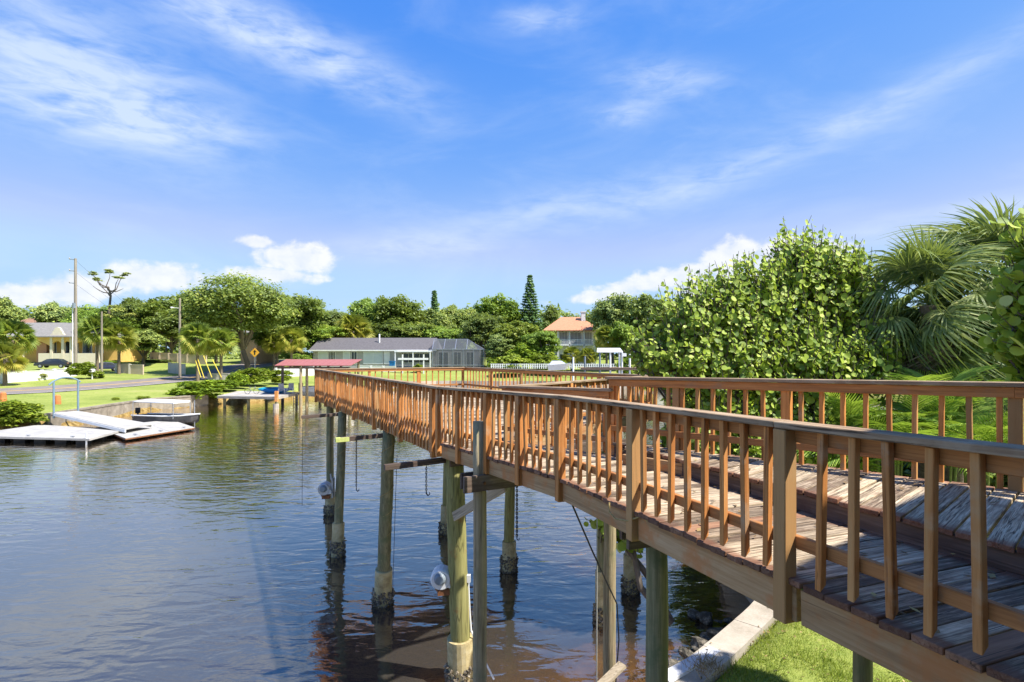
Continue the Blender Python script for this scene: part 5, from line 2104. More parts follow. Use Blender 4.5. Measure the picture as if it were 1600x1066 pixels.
    b.tube([(x, 104, z - .2), (x, 104, z + .9), (x, 104, z + 1.5), (x + .1, 104, z + 1.9), (x + .1, 104, z + 2.0)], [.35, .42, .36, .2, .05], 10)
    tag(b.build('folded_parasol', M['offwhite']), 'white covered parasol standing right of the screened porch', 'parasol')


gray_house()


def orange_house():
    Y = 122
    x0, x1 = PX(872, Y), PX(930, Y)
    xm = (x0 + x1) / 2
    g = gz(xm, Y)
    t = thing('orange_roofed_house', 'two-storey white house with orange tiled hip roof and balcony', 'house', (xm, Y, g))
    ze, zr = PZ(516, Y), PZ(492, Y)
    X0, X1 = PX(850, Y), PX(941, Y)
    mb = MB(); mb.b3(x0, x1, Y + 2.2, Y + 11, g - .3, ze); mb.build('wall', M['white'], t)
    mb = MB(); hip_roof(mb, X0, X1, Y, Y + 12, ze, zr - .1, 4.6, .3); rf = mb.build('roof', M['tile_orange'], t)
    mb = MB(); mb.b3(PX(912, Y), PX(918.5, Y), Y + 4, Y + 5, ze, PZ(486, Y)); mb.b3(PX(911, Y), PX(919.5, Y), Y + 3.9, Y + 5.1, PZ(486, Y), PZ(484.5, Y)); mb.build('chimney', M['white'], rf)
    zf = PZ(538, Y)
    mb = MB(); mb.b3(X0 + .6, X1 - .6, Y + .2, Y + 2.2, zf - .3, zf); mb.build('balcony_floor', M['white'], t)
    for a in (872, 890, 913, 930):
        mb = MB(); mb.b3(PX(a, Y) - .12, PX(a, Y) + .12, Y + .2, Y + .44, g - .2, ze - .01); mb.build('column', M['white'], t)
    mb = MB(); mb.b3(x0, x1, Y + .22, Y + .3, zf + 1.0, zf + 1.1); mb.build('balcony_rail', M['white'], t)
    n = 34
    for i in range(n):
        x = x0 + (x1 - x0) * (i + .5) / n
        mb = MB(); mb.b3(x - .045, x + .045, Y + .23, Y + .29, zf, zf + 1.0); mb.build('balcony_picket', M['white'], t)
    for a, b in ((875, 888), (893, 910), (915, 927)):
        opening(t, PX(a, Y), PX(b, Y), Y + 2.15, zf + .1, ze - .35, M['white'], M['siding'], 'sliding_door', 2)
    for a, b in ((876, 886), (896, 906), (917, 926)):
        opening(t, PX(a, Y), PX(b, Y), Y + 2.15, g + .3, g + 2.3, M['white'], M['glass'], 'window', 1)


orange_house()
t, x0, x1, g, ze, zr = simple_house('white_cottage', 'small white gabled house glimpsed at the left edge of the sea grape', 1010, 1037, 540, 528, 96, 6, M['white'], M['shingle_pale'], 1.0, .4)
for a, b in ((1013, 1018.5), (1020, 1026), (1028, 1034)):
    opening(t, PX(a, 96), PX(b, 96), 95.97, PZ(550, 96), PZ(542, 96), M['white'], M['glass'])


# ------------------------------------------------------------------ cars
def car(loc, rz, paint, label):
    t = thing('parked_car', label, 'car', loc, None, rz)
    prof = [(-2.3, .35), (-2.32, .62), (-2.2, .86), (-1.65, .95), (-1.0, 1.40), (-.2, 1.47), (.6, 1.40), (1.25, .98), (2.05, .86), (2.28, .66), (2.3, .35)]
    W = .88
    vs, fs = [], []
    for s in (-1, 1):
        for x, z in prof:
            w = W - (.20 if z > 1.2 else (.05 if z > .9 else 0))
            vs.append((x, s * w, z))
    n = len(prof)
    fs.append(tuple(range(n))); fs.append(tuple(range(2 * n - 1, n - 1, -1)))
    fs += [(i, n + i, n + (i + 1) % n, (i + 1) % n) for i in range(n)]
    mb = MB(); mb.add(vs, fs); mb.build('body', paint, t, local=True)
    for s in (-1, 1):
        mb = MB()
        for poly in ([(-1.45, 1.0), (-.95, 1.36), (-.25, 1.42), (-.25, 1.0)], [(-.15, 1.0), (-.15, 1.42), (.55, 1.36), (1.05, 1.0)]):
            mb2 = MB()
            vv = []
            for x, z in poly:
                w = W - .05 - (z - 1.0) * .37 + .015
                vv.append((x, s * w, z))
            mb2.add(vv, [tuple(range(4)) if s < 0 else tuple(range(3, -1, -1))])
            mb2.build('side_window', M['glass'], t, local=True)
        for x in (-1.42, 1.42):
            mb = MB(); mb.tube([(x, s * .70, .33), (x, s * .9, .33)], .33, 16)
            wh = mb.build('wheel', M['black'], t, local=True)
            mb = MB(); mb.tube([(x, s * .88, .33), (x, s * .915, .33)], .2, 12); mb.build('hubcap', M['steel'], wh, local=True)
        mb = MB(); mb.box((2.2, s * .62, .72), (.16, .34, .12)); mb.build('headlight', M['white'], t, local=True)
        mb = MB(); mb.box((-2.25, s * .62, .76), (.12, .34, .12)); mb.build('tail_light', M['brick'], t, local=True)
    mb = MB(); mb.add([(1.2, -.72, 1.0), (1.2, .72, 1.0), (.66, .62, 1.37), (.66, -.62, 1.37)], [(0, 1, 2, 3)]); mb.build('windscreen', M['glass'], t, local=True)
    mb = MB(); mb.add([(-1.6, -.74, .99), (-1.6, .74, .99), (-1.05, .62, 1.37), (-1.05, -.62, 1.37)], [(3, 2, 1, 0)]); mb.build('rear_window', M['glass'], t, local=True)


def car_paint(name, c):
    m, k, out = new_mat(name)
    b = principled(k, out, c, .28, None, 0, 0, .6)
    b.inputs['Coat Weight'].default_value = .6
    return m


x, y = PX(84, 88), 88; car((x, y, PZ(575, 88)), 3.35, car_paint('dark_car_paint', (.02, .022, .026)), 'dark sedan parked before the yellow house behind the white wall')
x, y = PX(162, 90), 90; car((x, y, gz(x, y)), 3.9, car_paint('navy_car_paint', (.03, .035, .07)), 'dark blue car parked between the palms left of the beige wall')

# ------------------------------------------------------------------ utility poles
def pole(px, ytop, Y, label, r=.16, arms=(), lamp=False):
    x = PX(px, Y); g = gz(x, Y); zt = PZ(ytop, Y)
    t = thing('utility_pole', label, 'utility pole', (x, Y, g))
    mb = MB(); mb.tube([(x, Y, g - .3), (x, Y, (g + zt) / 2), (x, Y, zt)], [r * 1.15, r, r * .8], 10); mb.build('pole_shaft', M['pole_wood'], t)
    for z in arms:
        zz = PZ(z, Y)
        mb = MB(); mb.bar((x, Y, zz), (x - .75, Y - .2, zz + .05), .08, .1); mb.build('insulator_arm', M['gray_paint'], t)
        mb = MB(); mb.tube([(x - .7, Y - .2, zz + .02), (x - .7, Y - .2, zz + .18), (x - .7, Y - .2, zz + .3)], [.05, .09, .03], 8); mb.build('insulator', M['offwhite'], t)
    if lamp:
        zz = PZ(ytop + 16, Y)
        mb = MB(); mb.tube([(x, Y, zz), (x - .8, Y - .3, zz + .1)], .04, 6); mb.tube([(x - .8, Y - .3, zz + .1), (x - 1.1, Y - .4, zz + .06)], [.09, .14], 8); mb.build('lamp_head', M['white'], t)
    return t


pole(118, 404, 80, 'tall utility pole with stepped insulator arms left of the lone pine', .2, (406, 424, 443))
mb = MB(); mb.tube([(PX(116, 80), 79.7, gz(PX(116, 80), 80) + 1), (PX(116, 80), 79.7, PZ(478, 80))], .07, 8); tag(mb.build('conduit', M['white']), 'white riser conduit strapped to the tall utility pole', 'conduit')
mb = MB(); xx = PX(119.5, 80); mb.tube([(xx, 79.55, PZ(482, 80)), (xx, 79.55, PZ(474, 80))], [.22, .2], 10); tag(mb.build('transformer', M['gray_paint']), 'dark transformer can on the tall utility pole', 'transformer')
pole(159, 487, 82, 'short leaning wooden pole beside the round bush and mailbox', .14)
pole(281, 466, 84, 'pale wooden utility pole with small street lamp beside the palms', .17, (), True)
pole(260, 515, 118, 'slim distant utility pole before the dark trees', .15, (516,))
for k_, (y0_, y1_) in enumerate(((407, 468), (425, 474), (444, 480))):
    a = P(118, y0_, 80); b = P(260, y1_ + 48, 118)
    mid = a.lerp(b, .5) - Vector((0, 0, .9))
    line_thing('power_line', ['top', 'middle', 'bottom'][k_] + ' power line sagging from the tall pole to the distant pole', 'power line', [a, a.lerp(mid, .5) - Vector((0, 0, .1)), mid, mid.lerp(b, .5) - Vector((0, 0, .1)), b], .014, M['black'], 4)
# yellow guy-wire guards
for i, (a, b) in enumerate((((305, 562), (314, 590)), ((309, 561), (319, 591)), ((318, 556), (331, 590)), ((332, 562), (346, 590)))):
    lbl = ['leftmost yellow guy-wire guard leaning beside the palm trunk', 'second yellow guy-wire guard, close to the leftmost one', 'third yellow guy-wire guard between the two palms', 'rightmost yellow guy-wire guard before the stone wall'][i]
    line_thing('guy_guard', lbl, 'guy guard', [P(*a, 79), P(*b, 78)], .055, bpy.data.materials.get('guard_yellow') or pm('guard_yellow', (.62, .46, .04), (.72, .56, .08), 2, .5, .05), 6)
# road sign
sg = thing('warning_sign', 'orange-yellow diamond warning sign at the right of the leaning oak', 'sign', (PX(398, 86), 86, gz(PX(398, 86), 86)))
c = P(398, 551, 86)
mb = MB(); mb.tube([(c.x, 86.05, gz(c.x, 86)), (c.x, 86.05, c.z + .4)], .04, 6); mb.build('sign_post', M['steel'], sg)
mb = MB(); mb.add([(c.x - .72, 86, c.z), (c.x, 86, c.z - .72), (c.x + .72, 86, c.z), (c.x, 86, c.z + .72), (c.x - .72, 86.03, c.z), (c.x, 86.03, c.z - .72), (c.x + .72, 86.03, c.z), (c.x, 86.03, c.z + .72)],
                  [(0, 1, 2, 3), (7, 6, 5, 4), (0, 4, 5, 1), (1, 5, 6, 2), (2, 6, 7, 3), (3, 7, 4, 0)]); mb.build('sign_plate', pm('sign_orange', (.72, .36, .03), (.8, .42, .05), 2, .5, 0), sg)
mb = MB(); mb.b3(c.x - .09, c.x + .09, 85.98, 85.995, c.z - .35, c.z + .15); mb.add([(c.x - .26, 85.985, c.z + .1), (c.x + .26, 85.985, c.z + .1), (c.x, 85.985, c.z + .42)], [(0, 1, 2)]); mb.build('arrow_mark', M['black'], sg)
# mailbox
mx_ = PX(144, 76); mz = gz(mx_, 76)
mbx = thing('mailbox', 'white roadside mailbox beside the round bush', 'mailbox', (mx_, 76, mz))
mb = MB(); mb.b3(mx_ - .06, mx_ + .06, 75.95, 76.05, mz - .1, mz + 1.0); mb.build('post', M['white'], mbx)
mb = MB(); mb.b3(mx_ - .2, mx_ + .2, 75.7, 76.3, mz + 1.0, mz + 1.25); mb.tube([(mx_, 75.7, mz + 1.25), (mx_, 76.3, mz + 1.25)], .2, 12); mb.build('box', M['white'], mbx)

# ------------------------------------------------------------------ left bank: floating dock, gangway, boat
M['seawall_old'] = pm('stained_concrete', (.13, .11, .08), (.27, .23, .175), 1.5, .9, .3, c3=(.38, .34, .27))
SEAW = [(-35.4, 42.6), (-36.4, 50), (-36.9, 57), (-34.4, 63)]
wl = thing('far_seawall', 'weathered tan concrete seawall along the far left bank', 'seawall', (-36.4, 50, 0))
for i in range(3):
    a, b = Vector(SEAW[i]), Vector(SEAW[i + 1])
    n = 3
    for j in range(n):
        p, q = lerp(a, b, j / n), lerp(a, b, (j + .985) / n)
        mb = MB(); mb.bar((p.x, p.y, .3), (q.x, q.y, .3), .2, 1.7); mb.build('wall_panel', M['seawall_old'], wl)
        mb = MB(); mb.bar((p.x - .1, p.y, 1.18), (q.x - .1, q.y, 1.18), .5, .14); mb.build('cap_slab', M['seawall_old'], wl)


def float_dock(poly, z, label, mat, edge, name='floating_dock', ndeck=6):
    c = Vector((sum(p.x for p in poly) / len(poly), sum(p.y for p in poly) / len(poly), 0))
    t = thing(name, label, 'dock', c)
    pl = [(p.x, p.y) for p in poly]
    mb = MB(); mb.prism(pl, z - .12, z - .03); mb.build('frame', edge, t)
    # deck panels
    a, b, d_, e_ = poly[0], poly[1], poly[2], poly[3]
    for i in range(ndeck):
        f0, f1 = i / ndeck, (i + .985) / ndeck
        q = [lerp(a, b, f0), lerp(a, b, f1), lerp(e_, d_, f1), lerp(e_, d_, f0)]
        mb = MB(); mb.prism([(v.x, v.y) for v in q], z - .028, z + .01 + .004 * (i % 2)); mb.build('deck_panel', mat, t)
    for f in (.15, .5, .85):
        p = lerp(a, b, f)
        q = lerp(e_, d_, f)
        p = lerp(p, q, .06)
        mb = MB(); mb.bar((p.x - .15, p.y, z + .1), (p.x + .15, p.y, z + .1), .05, .04); mb.box((p.x, p.y, z + .05), (.1, .06, .1)); mb.build('cleat', M['steel'], t)
    # floats
    for i in range(ndeck):
        f = (i + .5) / ndeck
        for g_ in (.12, .5, .88):
            p = lerp(lerp(a, b, f), lerp(e_, d_, f), g_)
            mb = MB(); mb.box((p.x, p.y, z - .34), (.62, .62, .4), .3); mb.build('float_drum', M['black'], t)
    return t


def DK(px, py, z):
    Y = (EYE - z) * FPX / (py - HOR)
    return Vector((PX(px, Y), Y))


zd = .40
float_dock([DK(-60, 681, zd), DK(140, 686, zd), DK(196, 671, zd), DK(60, 664, zd)], zd, 'white floating dock lying low on the water at the left', M['offwhite'], M['offwhite'])
float_dock([DK(196, 685, zd - .16), DK(304, 668, zd - .16), DK(268, 656, zd - .16), DK(150, 668, zd - .16)], zd - .16, 'brown-edged low float joining the white dock to the boat', M['offwhite'], M['rust'], 'floating_dock', 5)
p = DK(135, 688, .3)
line_thing('guide_post', 'thin white guide post at the corner of the white floating dock', 'post', [(p.x, p.y, -.6), (p.x, p.y, .75)], .05, M['white'], 8)
# gangway
gw = thing('gangway', 'long white gangway sloping from the bank down to the floating dock', 'gangway', (-33, 42, 0))
ga0, ga1 = DK(84, 645, 1.32), DK(122, 642, 1.32)
gb0, gb1 = DK(196, 671, .56), DK(238, 663, .56)
n = 9
for i in range(n):
    f0, f1 = i / n, (i + .98) / n
    z0, z1 = 1.32 + (.58 - 1.32) * f0, 1.32 + (.58 - 1.32) * f1
    A_, B_, C_, D2 = lerp(ga0, gb0, f0), lerp(ga0, gb0, f1), lerp(ga1, gb1, f1), lerp(ga1, gb1, f0)
    mb = MB()
    vs = [(A_.x, A_.y, z0), (B_.x, B_.y, z1), (C_.x, C_.y, z1), (D2.x, D2.y, z0)]
    mb.add(vs + [(x, y, z - .07) for x, y, z in vs], [(0, 1, 2, 3), (7, 6, 5, 4), (0, 4, 5, 1), (1, 5, 6, 2), (2, 6, 7, 3), (3, 7, 4, 0)])
    mb.build('deck_panel', M['offwhite'], gw)
for p, q in ((ga0, gb0), (ga1, gb1)):
    mb = MB(); mb.bar((p.x, p.y, 1.18), (q.x, q.y, .44), .08, .2); mb.build('side_beam', M['white'], gw)
ar = thing('gangway_arch', 'blue-gray metal arch standing at the head of the gangway', 'arch', (ga0.x, ga0.y, 1.2))
zt0 = EYE - (597 - HOR) / FPX * ga0.y; zt1 = EYE - (591 - HOR) / FPX * ga0.y
for p, zt in ((ga0, zt0), (ga1, zt0 + .05)):
    mb = MB(); mb.tube([(p.x, p.y, .9), (p.x, p.y, zt)], .07, 8); mb.build('upright', pm('blue_gray_metal', (.13, .2, .25), (.2, .28, .33), 3, .45, .05), ar)
pts = []
dirn = (ga1 - ga0)
for i in range(9):
    f = -.2 + 1.3 * i / 8
    p = lerp(ga0, ga1, f)
    pts.append((p.x, p.y, zt0 + .33 - 1.1 * (f - .5) ** 2))
mb = MB(); mb.tube(pts, .06, 8); mb.build('arched_top', bpy.data.materials['blue_gray_metal'], ar)
# boat
bt = thing('small_boat', 'small open boat with white gunwale moored by the floating dock', 'boat', (-30.5, 45.8, 0))
bow, stern = DK(311, 662, .1), DK(218, 657, .1)
ax = (bow - stern); Lb = ax.length; ax.normalize(); sd = Vector((-ax.y, ax.x))
secs = [(0, .72, .62, .0), (.25, .82, .64, -.05), (.55, .84, .68, -.05), (.8, .66, .76, .0), (.93, .36, .84, .15), (1.0, .06, .9, .4)]
rings = []
for f, hw, zt, zk in secs:
    c = stern + ax * (Lb * f)
    rings.append([c + sd * hw, c + sd * hw * .86, c, c - sd * hw * .86, c - sd * hw])
V, zz = [], []
for (f, hw, zt, zk), r_ in zip(secs, rings):
    for j, p in enumerate(r_):
        V.append((p.x, p.y, (zt, .12 + zk, zk - .1, .12 + zk, zt)[j]))
F = []
for i in range(len(secs) - 1):
    for j in range(4):
        a = i * 5 + j
        F.append((a, a + 1, a + 6, a + 5))
F.append((0, 1, 2, 3, 4))
mb = MB(); mb.add(V, F); mb.build('hull', pm('dark_hull', (.07, .065, .06), (.14, .13, .12), 3, .5, .05), bt)
for s_ in (0, 4):
    mb = MB(); mb.tube([V[i * 5 + s_] for i in range(len(secs))], .06, 6); mb.build('gunwale', M['white'], bt)
mb = MB(); vs = [(V[i * 5 + s_][0], V[i * 5 + s_][1], V[i * 5 + s_][2] - .08) for i in range(3, 6) for s_ in (0, 4)]; mb.add(vs, [(0, 1, 3, 2), (2, 3, 5, 4)]); mb.build('foredeck', M['white'], bt)
for f in (.3, .58):
    c = stern + ax * (Lb * f); mb = MB(); mb.bar((c.x + sd.x * .75, c.y + sd.y * .75, .5), (c.x - sd.x * .75, c.y - sd.y * .75, .5), .3, .06); mb.build('thwart', M['offwhite'], bt)
c = stern - ax * .2
mb = MB(); mb.box((c.x, c.y, .95), (.32, .36, .45), .4); mb.box((c.x, c.y, .45), (.12, .14, .8), .4); mb.build('outboard_motor', M['black'], bt)
tb = [DK(219, 626, 2.1), DK(262, 628, 2.1), DK(286, 623, 2.1), DK(232, 621.5, 2.1)]
cvx = thing('sun_canopy', 'flat white sun canopy on thin poles above the small boat', 'canopy', (tb[0].x + 2, tb[0].y, 0))
q0 = stern + ax * .3; q1 = stern + ax * (Lb * .72)
zc = EYE - (626 - HOR) / FPX * q0.y
cor = [q0 + sd * .8, q1 + sd * .8, q1 - sd * .8, q0 - sd * .8]
mb = MB(); mb.add([(p.x, p.y, zc + (.08 if i in (0, 1) else 0)) for i, p in enumerate(cor)] + [(p.x, p.y, zc - .07) for p in cor], [(0, 1, 2, 3), (7, 6, 5, 4), (0, 4, 5, 1), (1, 5, 6, 2), (2, 6, 7, 3), (3, 7, 4, 0)]); mb.build('canopy_top', M['white'], cvx)
for p in cor:
    mb = MB(); mb.tube([(p.x * .999, p.y * .999, .5), (p.x * .999, p.y * .999, zc - .05)], .03, 6); mb.build('canopy_pole', M['steel'], cvx)
pb = DK(304, 662, .1)
line_thing('mooring_pole', 'thin pole rising at the bow of the small boat', 'pole', [(pb.x, pb.y, -.5), (pb.x, pb.y, 2.0)], .035, M['steel'])
for px_, py_, l_ in ((90, 626, 'orange barrel marker on the grass behind the gangway arch'), (5, 626, 'orange marker at the left edge by the road')):
    p = DK(px_, py_ + 6, 1.25); mb = MB()
    g = gz(p.x, p.y)
    mb.tube([(p.x, p.y, g), (p.x, p.y, g + .3), (p.x, p.y, g + .32), (p.x, p.y, g + .75), (p.x, p.y, g + .85)], [.26, .26, .24, .22, .12], 10)
    tag(mb.build('road_barrel', bpy.data.materials.get('barrel_orange') or pm('barrel_orange', (.55, .16, .05), (.66, .24, .08), 2, .6, .05)), l_, 'barrel')

# ------------------------------------------------------------------ fixed dock with loungers, boathouse
Yd = 62
dk = thing('fixed_dock', 'gray plank dock with deck chairs beside the red-roofed boathouse', 'dock', (PX(420, Yd), Yd, 0))
zdk = 1.28
d0, d1, d2, d3 = DK(340, 618.5, zdk), DK(434, 620, zdk), DK(468, 613, zdk), DK(372, 611, zdk)
n = 16
for i in range(n):
    f0, f1 = i / n, (i + .95) / n
    q = [lerp(d0, d1, f0), lerp(d0, d1, f1), lerp(d3, d2, f1), lerp(d3, d2, f0)]
    mb = MB(); mb.prism([(v.x, v.y) for v in q], zdk - .06, zdk + .006 * (i % 3)); mb.build('plank', M['offwhite'] if i % 3 else M['concrete'], dk)
for a, b in ((d0, d1), (d1, d2)):
    mb = MB(); mb.bar((a.x, a.y - .04, zdk - .17), (b.x, b.y - .04, zdk - .17), .09, .22); mb.build('rim_board', M['concrete'], dk)
    mb = MB(); mb.bar((a.x, a.y - .06, zdk - .04), (b.x, b.y - .06, zdk - .04), .1, .07); mb.build('white_trim', M['offwhite'], dk)
for f, g_ in ((0.1, .05), (.5, .05), (.97, .03), (.97, .95), (.5, .9), (.1, .9)):
    p = lerp(lerp(d0, d1, f), lerp(d3, d2, f), g_)
    mb = MB(); mb.tube([(p.x, p.y, -1), (p.x, p.y, zdk - .1)], .16, 8); mb.build('piling', M['pile'], dk)
p = d1; mb = MB(); mb.tube([(p.x - .1, p.y - .2, -1), (p.x - .1, p.y - .2, .55)], .3, 10); mb.build('concrete_footing', M['concrete'], dk)
mb = MB(); mb.box((p.x - .05, p.y - .2, zdk + .05), (.3, .3, 1.1)); mb.build('corner_post', M['stain'], dk)
p = lerp(d1, d2, .82)
mb = MB()
for s_ in (-.22, .22):
    mb.bar((p.x + s_, p.y - .15, -.2), (p.x + s_, p.y - .12, zdk), .06, .06)
for i in range(4):
    mb.bar((p.x - .22, p.y - .16, .05 + i * .3), (p.x + .22, p.y - .16, .05 + i * .3), .06, .06)
tag(mb.build('dock_ladder', M['offwhite']), 'white ladder hanging from the plank dock into the water', 'ladder')


def lounge(p, rz, label):
    t = thing('deck_chair', label, 'chair', (p.x, p.y, zdk), 'deck chairs on the plank dock', rz)
    mb = MB(); mb.add([(-.3, -.3, .38), (.3, -.3, .38), (.3, .3, .42), (-.3, .3, .42), (-.3, -.3, .34), (.3, -.3, .34), (.3, .3, .38), (-.3, .3, .38)], [(0, 1, 2, 3), (7, 6, 5, 4), (0, 4, 5, 1), (1, 5, 6, 2), (2, 6, 7, 3), (3, 7, 4, 0)]); mb.build('seat', M['siding'], t, local=True)
    mb = MB(); mb.add([(-.3, .28, .4), (.3, .28, .4), (.28, .55, 1.15), (-.28, .55, 1.15), (-.3, .33, .4), (.3, .33, .4), (.28, .6, 1.15), (-.28, .6, 1.15)], [(0, 1, 2, 3), (7, 6, 5, 4), (0, 4, 5, 1), (1, 5, 6, 2), (2, 6, 7, 3), (3, 7, 4, 0)]); mb.build('backrest', M['siding'], t, local=True)
    for s_ in (-.32, .32):
        mb = MB(); mb.tube([(s_, -.3, 0), (s_, -.3, .6), (s_, 0, .68), (s_, .35, .6), (s_, .4, 0)], .025, 6); mb.build('arm_frame', M['white'], t, local=True)


p = lerp(lerp(d0, d1, .86), lerp(d3, d2, .86), .55); lounge(p, .5, 'pale deck chair nearest the corner post of the plank dock')
p = lerp(lerp(d0, d1, .95), lerp(d3, d2, .95), .7); lounge(p, .2, 'pale deck chair at the boathouse end of the plank dock')


def kayak(p, rz, mat, label, z=None):
    t = thing('kayak', label, 'kayak', (p.x, p.y, zdk), None, rz)
    mb = MB()
    pts = [(-1.6 + 3.2 * i / 12, 0, .3 + .12 * abs(i - 6) / 6) for i in range(13)]
    rad = [.02 + .33 * math.sin(math.pi * i / 12) ** .7 for i in range(13)]
    mb.tube(pts, rad, 12); mb.build('hull', mat, t, smooth=True, local=True)
    mb = MB()
    ring = [(-.35 + .5 * math.cos(a) * .9, .2 * math.sin(a), .62) for a in [j * math.pi / 6 for j in range(13)]]
    mb.tube(ring, .03, 5, False); mb.build('cockpit_rim', M['black'], t, local=True)


p = lerp(lerp(d0, d1, .62), lerp(d3, d2, .62), .8); kayak(p, .15, M['teal_plastic'], 'teal kayak on the plank dock, left of the blue one')
p = lerp(lerp(d0, d1, .74), lerp(d3, d2, .74), .62); kayak(p, .35, M['blue_plastic'], 'blue kayak on the plank dock beside the deck chairs')
p = lerp(lerp(d0, d1, .42), lerp(d3, d2, .42), .4)
tt = thing('bicycle', 'small bicycle lying on the left part of the plank dock', 'bicycle', (p.x, p.y, zdk))
for s_ in (-.5, .5):
    mb = MB(); mb.tube([(p.x + s_ + .31 * math.cos(a), p.y + .1, zdk + .33 + .31 * math.sin(a)) for a in [j * math.pi / 7 for j in range(15)]], .025, 5, False); mb.build('wheel', M['black'], tt)
mb = MB()
for a, b in (((-.5, .33), (-.1, .33)), ((-.1, .33), (.38, .72)), ((-.5, .33), (-.2, .78)), ((-.2, .72), (.38, .76)), ((.5, .33), (.36, .9)), ((-.1, .33), (-.22, .85))):
    mb.tube([(p.x + a[0], p.y + .1, zdk + a[1]), (p.x + b[0], p.y + .1, zdk + b[1])], .022, 5)
mb.build('frame', M['gray_paint'], tt)
mb = MB(); mb.box((p.x - .22, p.y + .1, zdk + .88), (.25, .12, .06)); mb.build('saddle', M['black'], tt)

bh = thing('boathouse', 'open boathouse with flat red metal roof on dark posts', 'boathouse', (PX(495, 64), 64, 0))
YB = 64
zr0, zr1 = PZ(571, 61), PZ(561.5, 69)
c4 = [(PX(429, 61), 61), (PX(548, 61), 61), (PX(566, 69), 69), (PX(447, 69), 69)]
npan = 12
for i in range(npan):
    f0, f1 = i / npan, (i + .97) / npan
    a = lerp(Vector(c4[0]), Vector(c4[1]), f0); b = lerp(Vector(c4[0]), Vector(c4[1]), f1)
    c = lerp(Vector(c4[3]), Vector(c4[2]), f1); d = lerp(Vector(c4[3]), Vector(c4[2]), f0)
    mb = MB()
    vs = [(a.x, a.y, zr0), (b.x, b.y, zr0), (c.x, c.y, zr1), (d.x, d.y, zr1)]
    mb.add(vs + [(x, y, z - .06) for x, y, z in vs], [(0, 1, 2, 3), (7, 6, 5, 4), (0, 4, 5, 1), (1, 5, 6, 2), (2, 6, 7, 3), (3, 7, 4, 0)])
    mb.build('roof_sheet', bpy.data.materials.get('red_metal') or pm('red_metal', (.30, .09, .075), (.42, .15, .12), 2, .5, .05, (5, 1, 1)), bh)
    if i % 2 == 0:
        mb = MB(); mb.bar((a.x + .2, a.y + .1, zr0 - .16), (d.x + .2, d.y - .1, zr1 - .16), .08, .16); mb.build('rafter', M['beam'], bh)
for (x, y), z in zip(c4, (zr0, zr0, zr1, zr1)):
    pass
mb = MB(); mb.bar((c4[0][0] + .2, 61.3, zr0 - .28), (c4[1][0] - .2, 61.3, zr0 - .28), .12, .2); mb.build('eave_beam', M['beam'], bh)
mb = MB(); mb.bar((c4[3][0] + .2, 68.7, zr1 - .3), (c4[2][0] - .2, 68.7, zr1 - .3), .12, .2); mb.build('eave_beam', M['beam'], bh)
for px_, y, m_ in ((441.5, 68.7, 'beam'), (470, 61.3, 'pile_tan'), (479.5, 62.2, 'pile_tan'), (546, 61.3, 'pile'), (520, 61.3, 'pile'), (560, 68.7, 'pile'), (500, 68.7, 'pile')):
    x = PX(px_, y); zt = (zr0 if y < 65 else zr1) - .2
    mb = MB(); mb.tube([(x, y, -1), (x, y, 1.2), (x, y, zt)], [.2, .17, .15], 10); mb.build('post', M[m_], bh)
# moored white boat in the boathouse
mbt = thing('moored_boat', 'white motor boat on its lift under the red roof', 'boat', (PX(500, 65), 65, .6))
xb, yb = PX(486, 65), 65
rings = []
for f, hw, zt, zk in ((0, 1.0, 2.0, .9), (.35, 1.1, 2.05, .75), (.65, 1.0, 2.2, .8), (.88, .6, 2.35, 1.1), (1, .05, 2.45, 1.7)):
    x = xb - 1.0 + 6.0 * f
    rings.append([(x, yb - hw, zt), (x, yb - hw * .8, (zt + zk) / 2), (x, yb, zk), (x, yb + hw * .8, (zt + zk) / 2), (x, yb + hw, zt)])
mb = MB(); mb.add([p for r_ in rings for p in r_], [(i * 5 + j, i * 5 + j + 1, i * 5 + j + 6, i * 5 + j + 5) for i in range(4) for j in range(4)] + [(4, 3, 2, 1, 0)]); mb.build('hull', M['white'], mbt)
mb = MB(); mb.add([r_[0] for r_ in rings] + [r_[4] for r_ in rings], [(i, i + 1, i + 6, i + 5) for i in range(4)]); mb.build('deck', M['offwhite'], mbt)
mb = MB(); mb.box((xb + 1.6, yb, 2.45), (.9, 1.0, .8)); mb.build('console', M['white'], mbt)
mb = MB(); mb.box((xb - 1.2, yb, 1.9), (.4, .4, 1.0)); mb.build('outboard_motor', M['black'], mbt)

# ------------------------------------------------------------------ right-hand far docks
rd = thing('far_boat_dock', 'distant dock with white canopy roof and posts left of the sea grape', 'dock', (PX(960, 78), 78, 0))
YR = 78
mb = MB(); mb.add([(PX(930, YR), YR - 1.5, PZ(551, YR)), (PX(970, YR), YR - 1.5, PZ(551, YR)), (PX(972, YR), YR + 1.5, PZ(545, YR)), (PX(936, YR), YR + 1.5, PZ(545, YR)),
                   (PX(930, YR), YR - 1.5, PZ(549.5, YR)), (PX(970, YR), YR - 1.5, PZ(549.5, YR)), (PX(972, YR), YR + 1.5, PZ(543.8, YR)), (PX(936, YR), YR + 1.5, PZ(543.8, YR))],
                  [(3, 2, 1, 0), (4, 5, 6, 7), (0, 1, 5, 4), (1, 2, 6, 5), (2, 3, 7, 6), (3, 0, 4, 7)]); mb.build('canopy_roof', M['white'], rd)
for px_, yt, m_ in ((912, 557, 'gray_paint'), (935, 550, 'gray_paint'), (951, 549, 'white'), (965, 550, 'white'), (969, 550, 'white'), (981, 551, 'white'), (1000, 549, 'white'), (894, 558, 'white')):
    x = PX(px_, YR); mb = MB(); mb.tube([(x, YR - 1.3, -1), (x, YR - 1.3, PZ(yt, YR))], .13, 8); mb.build('post', M[m_], rd)
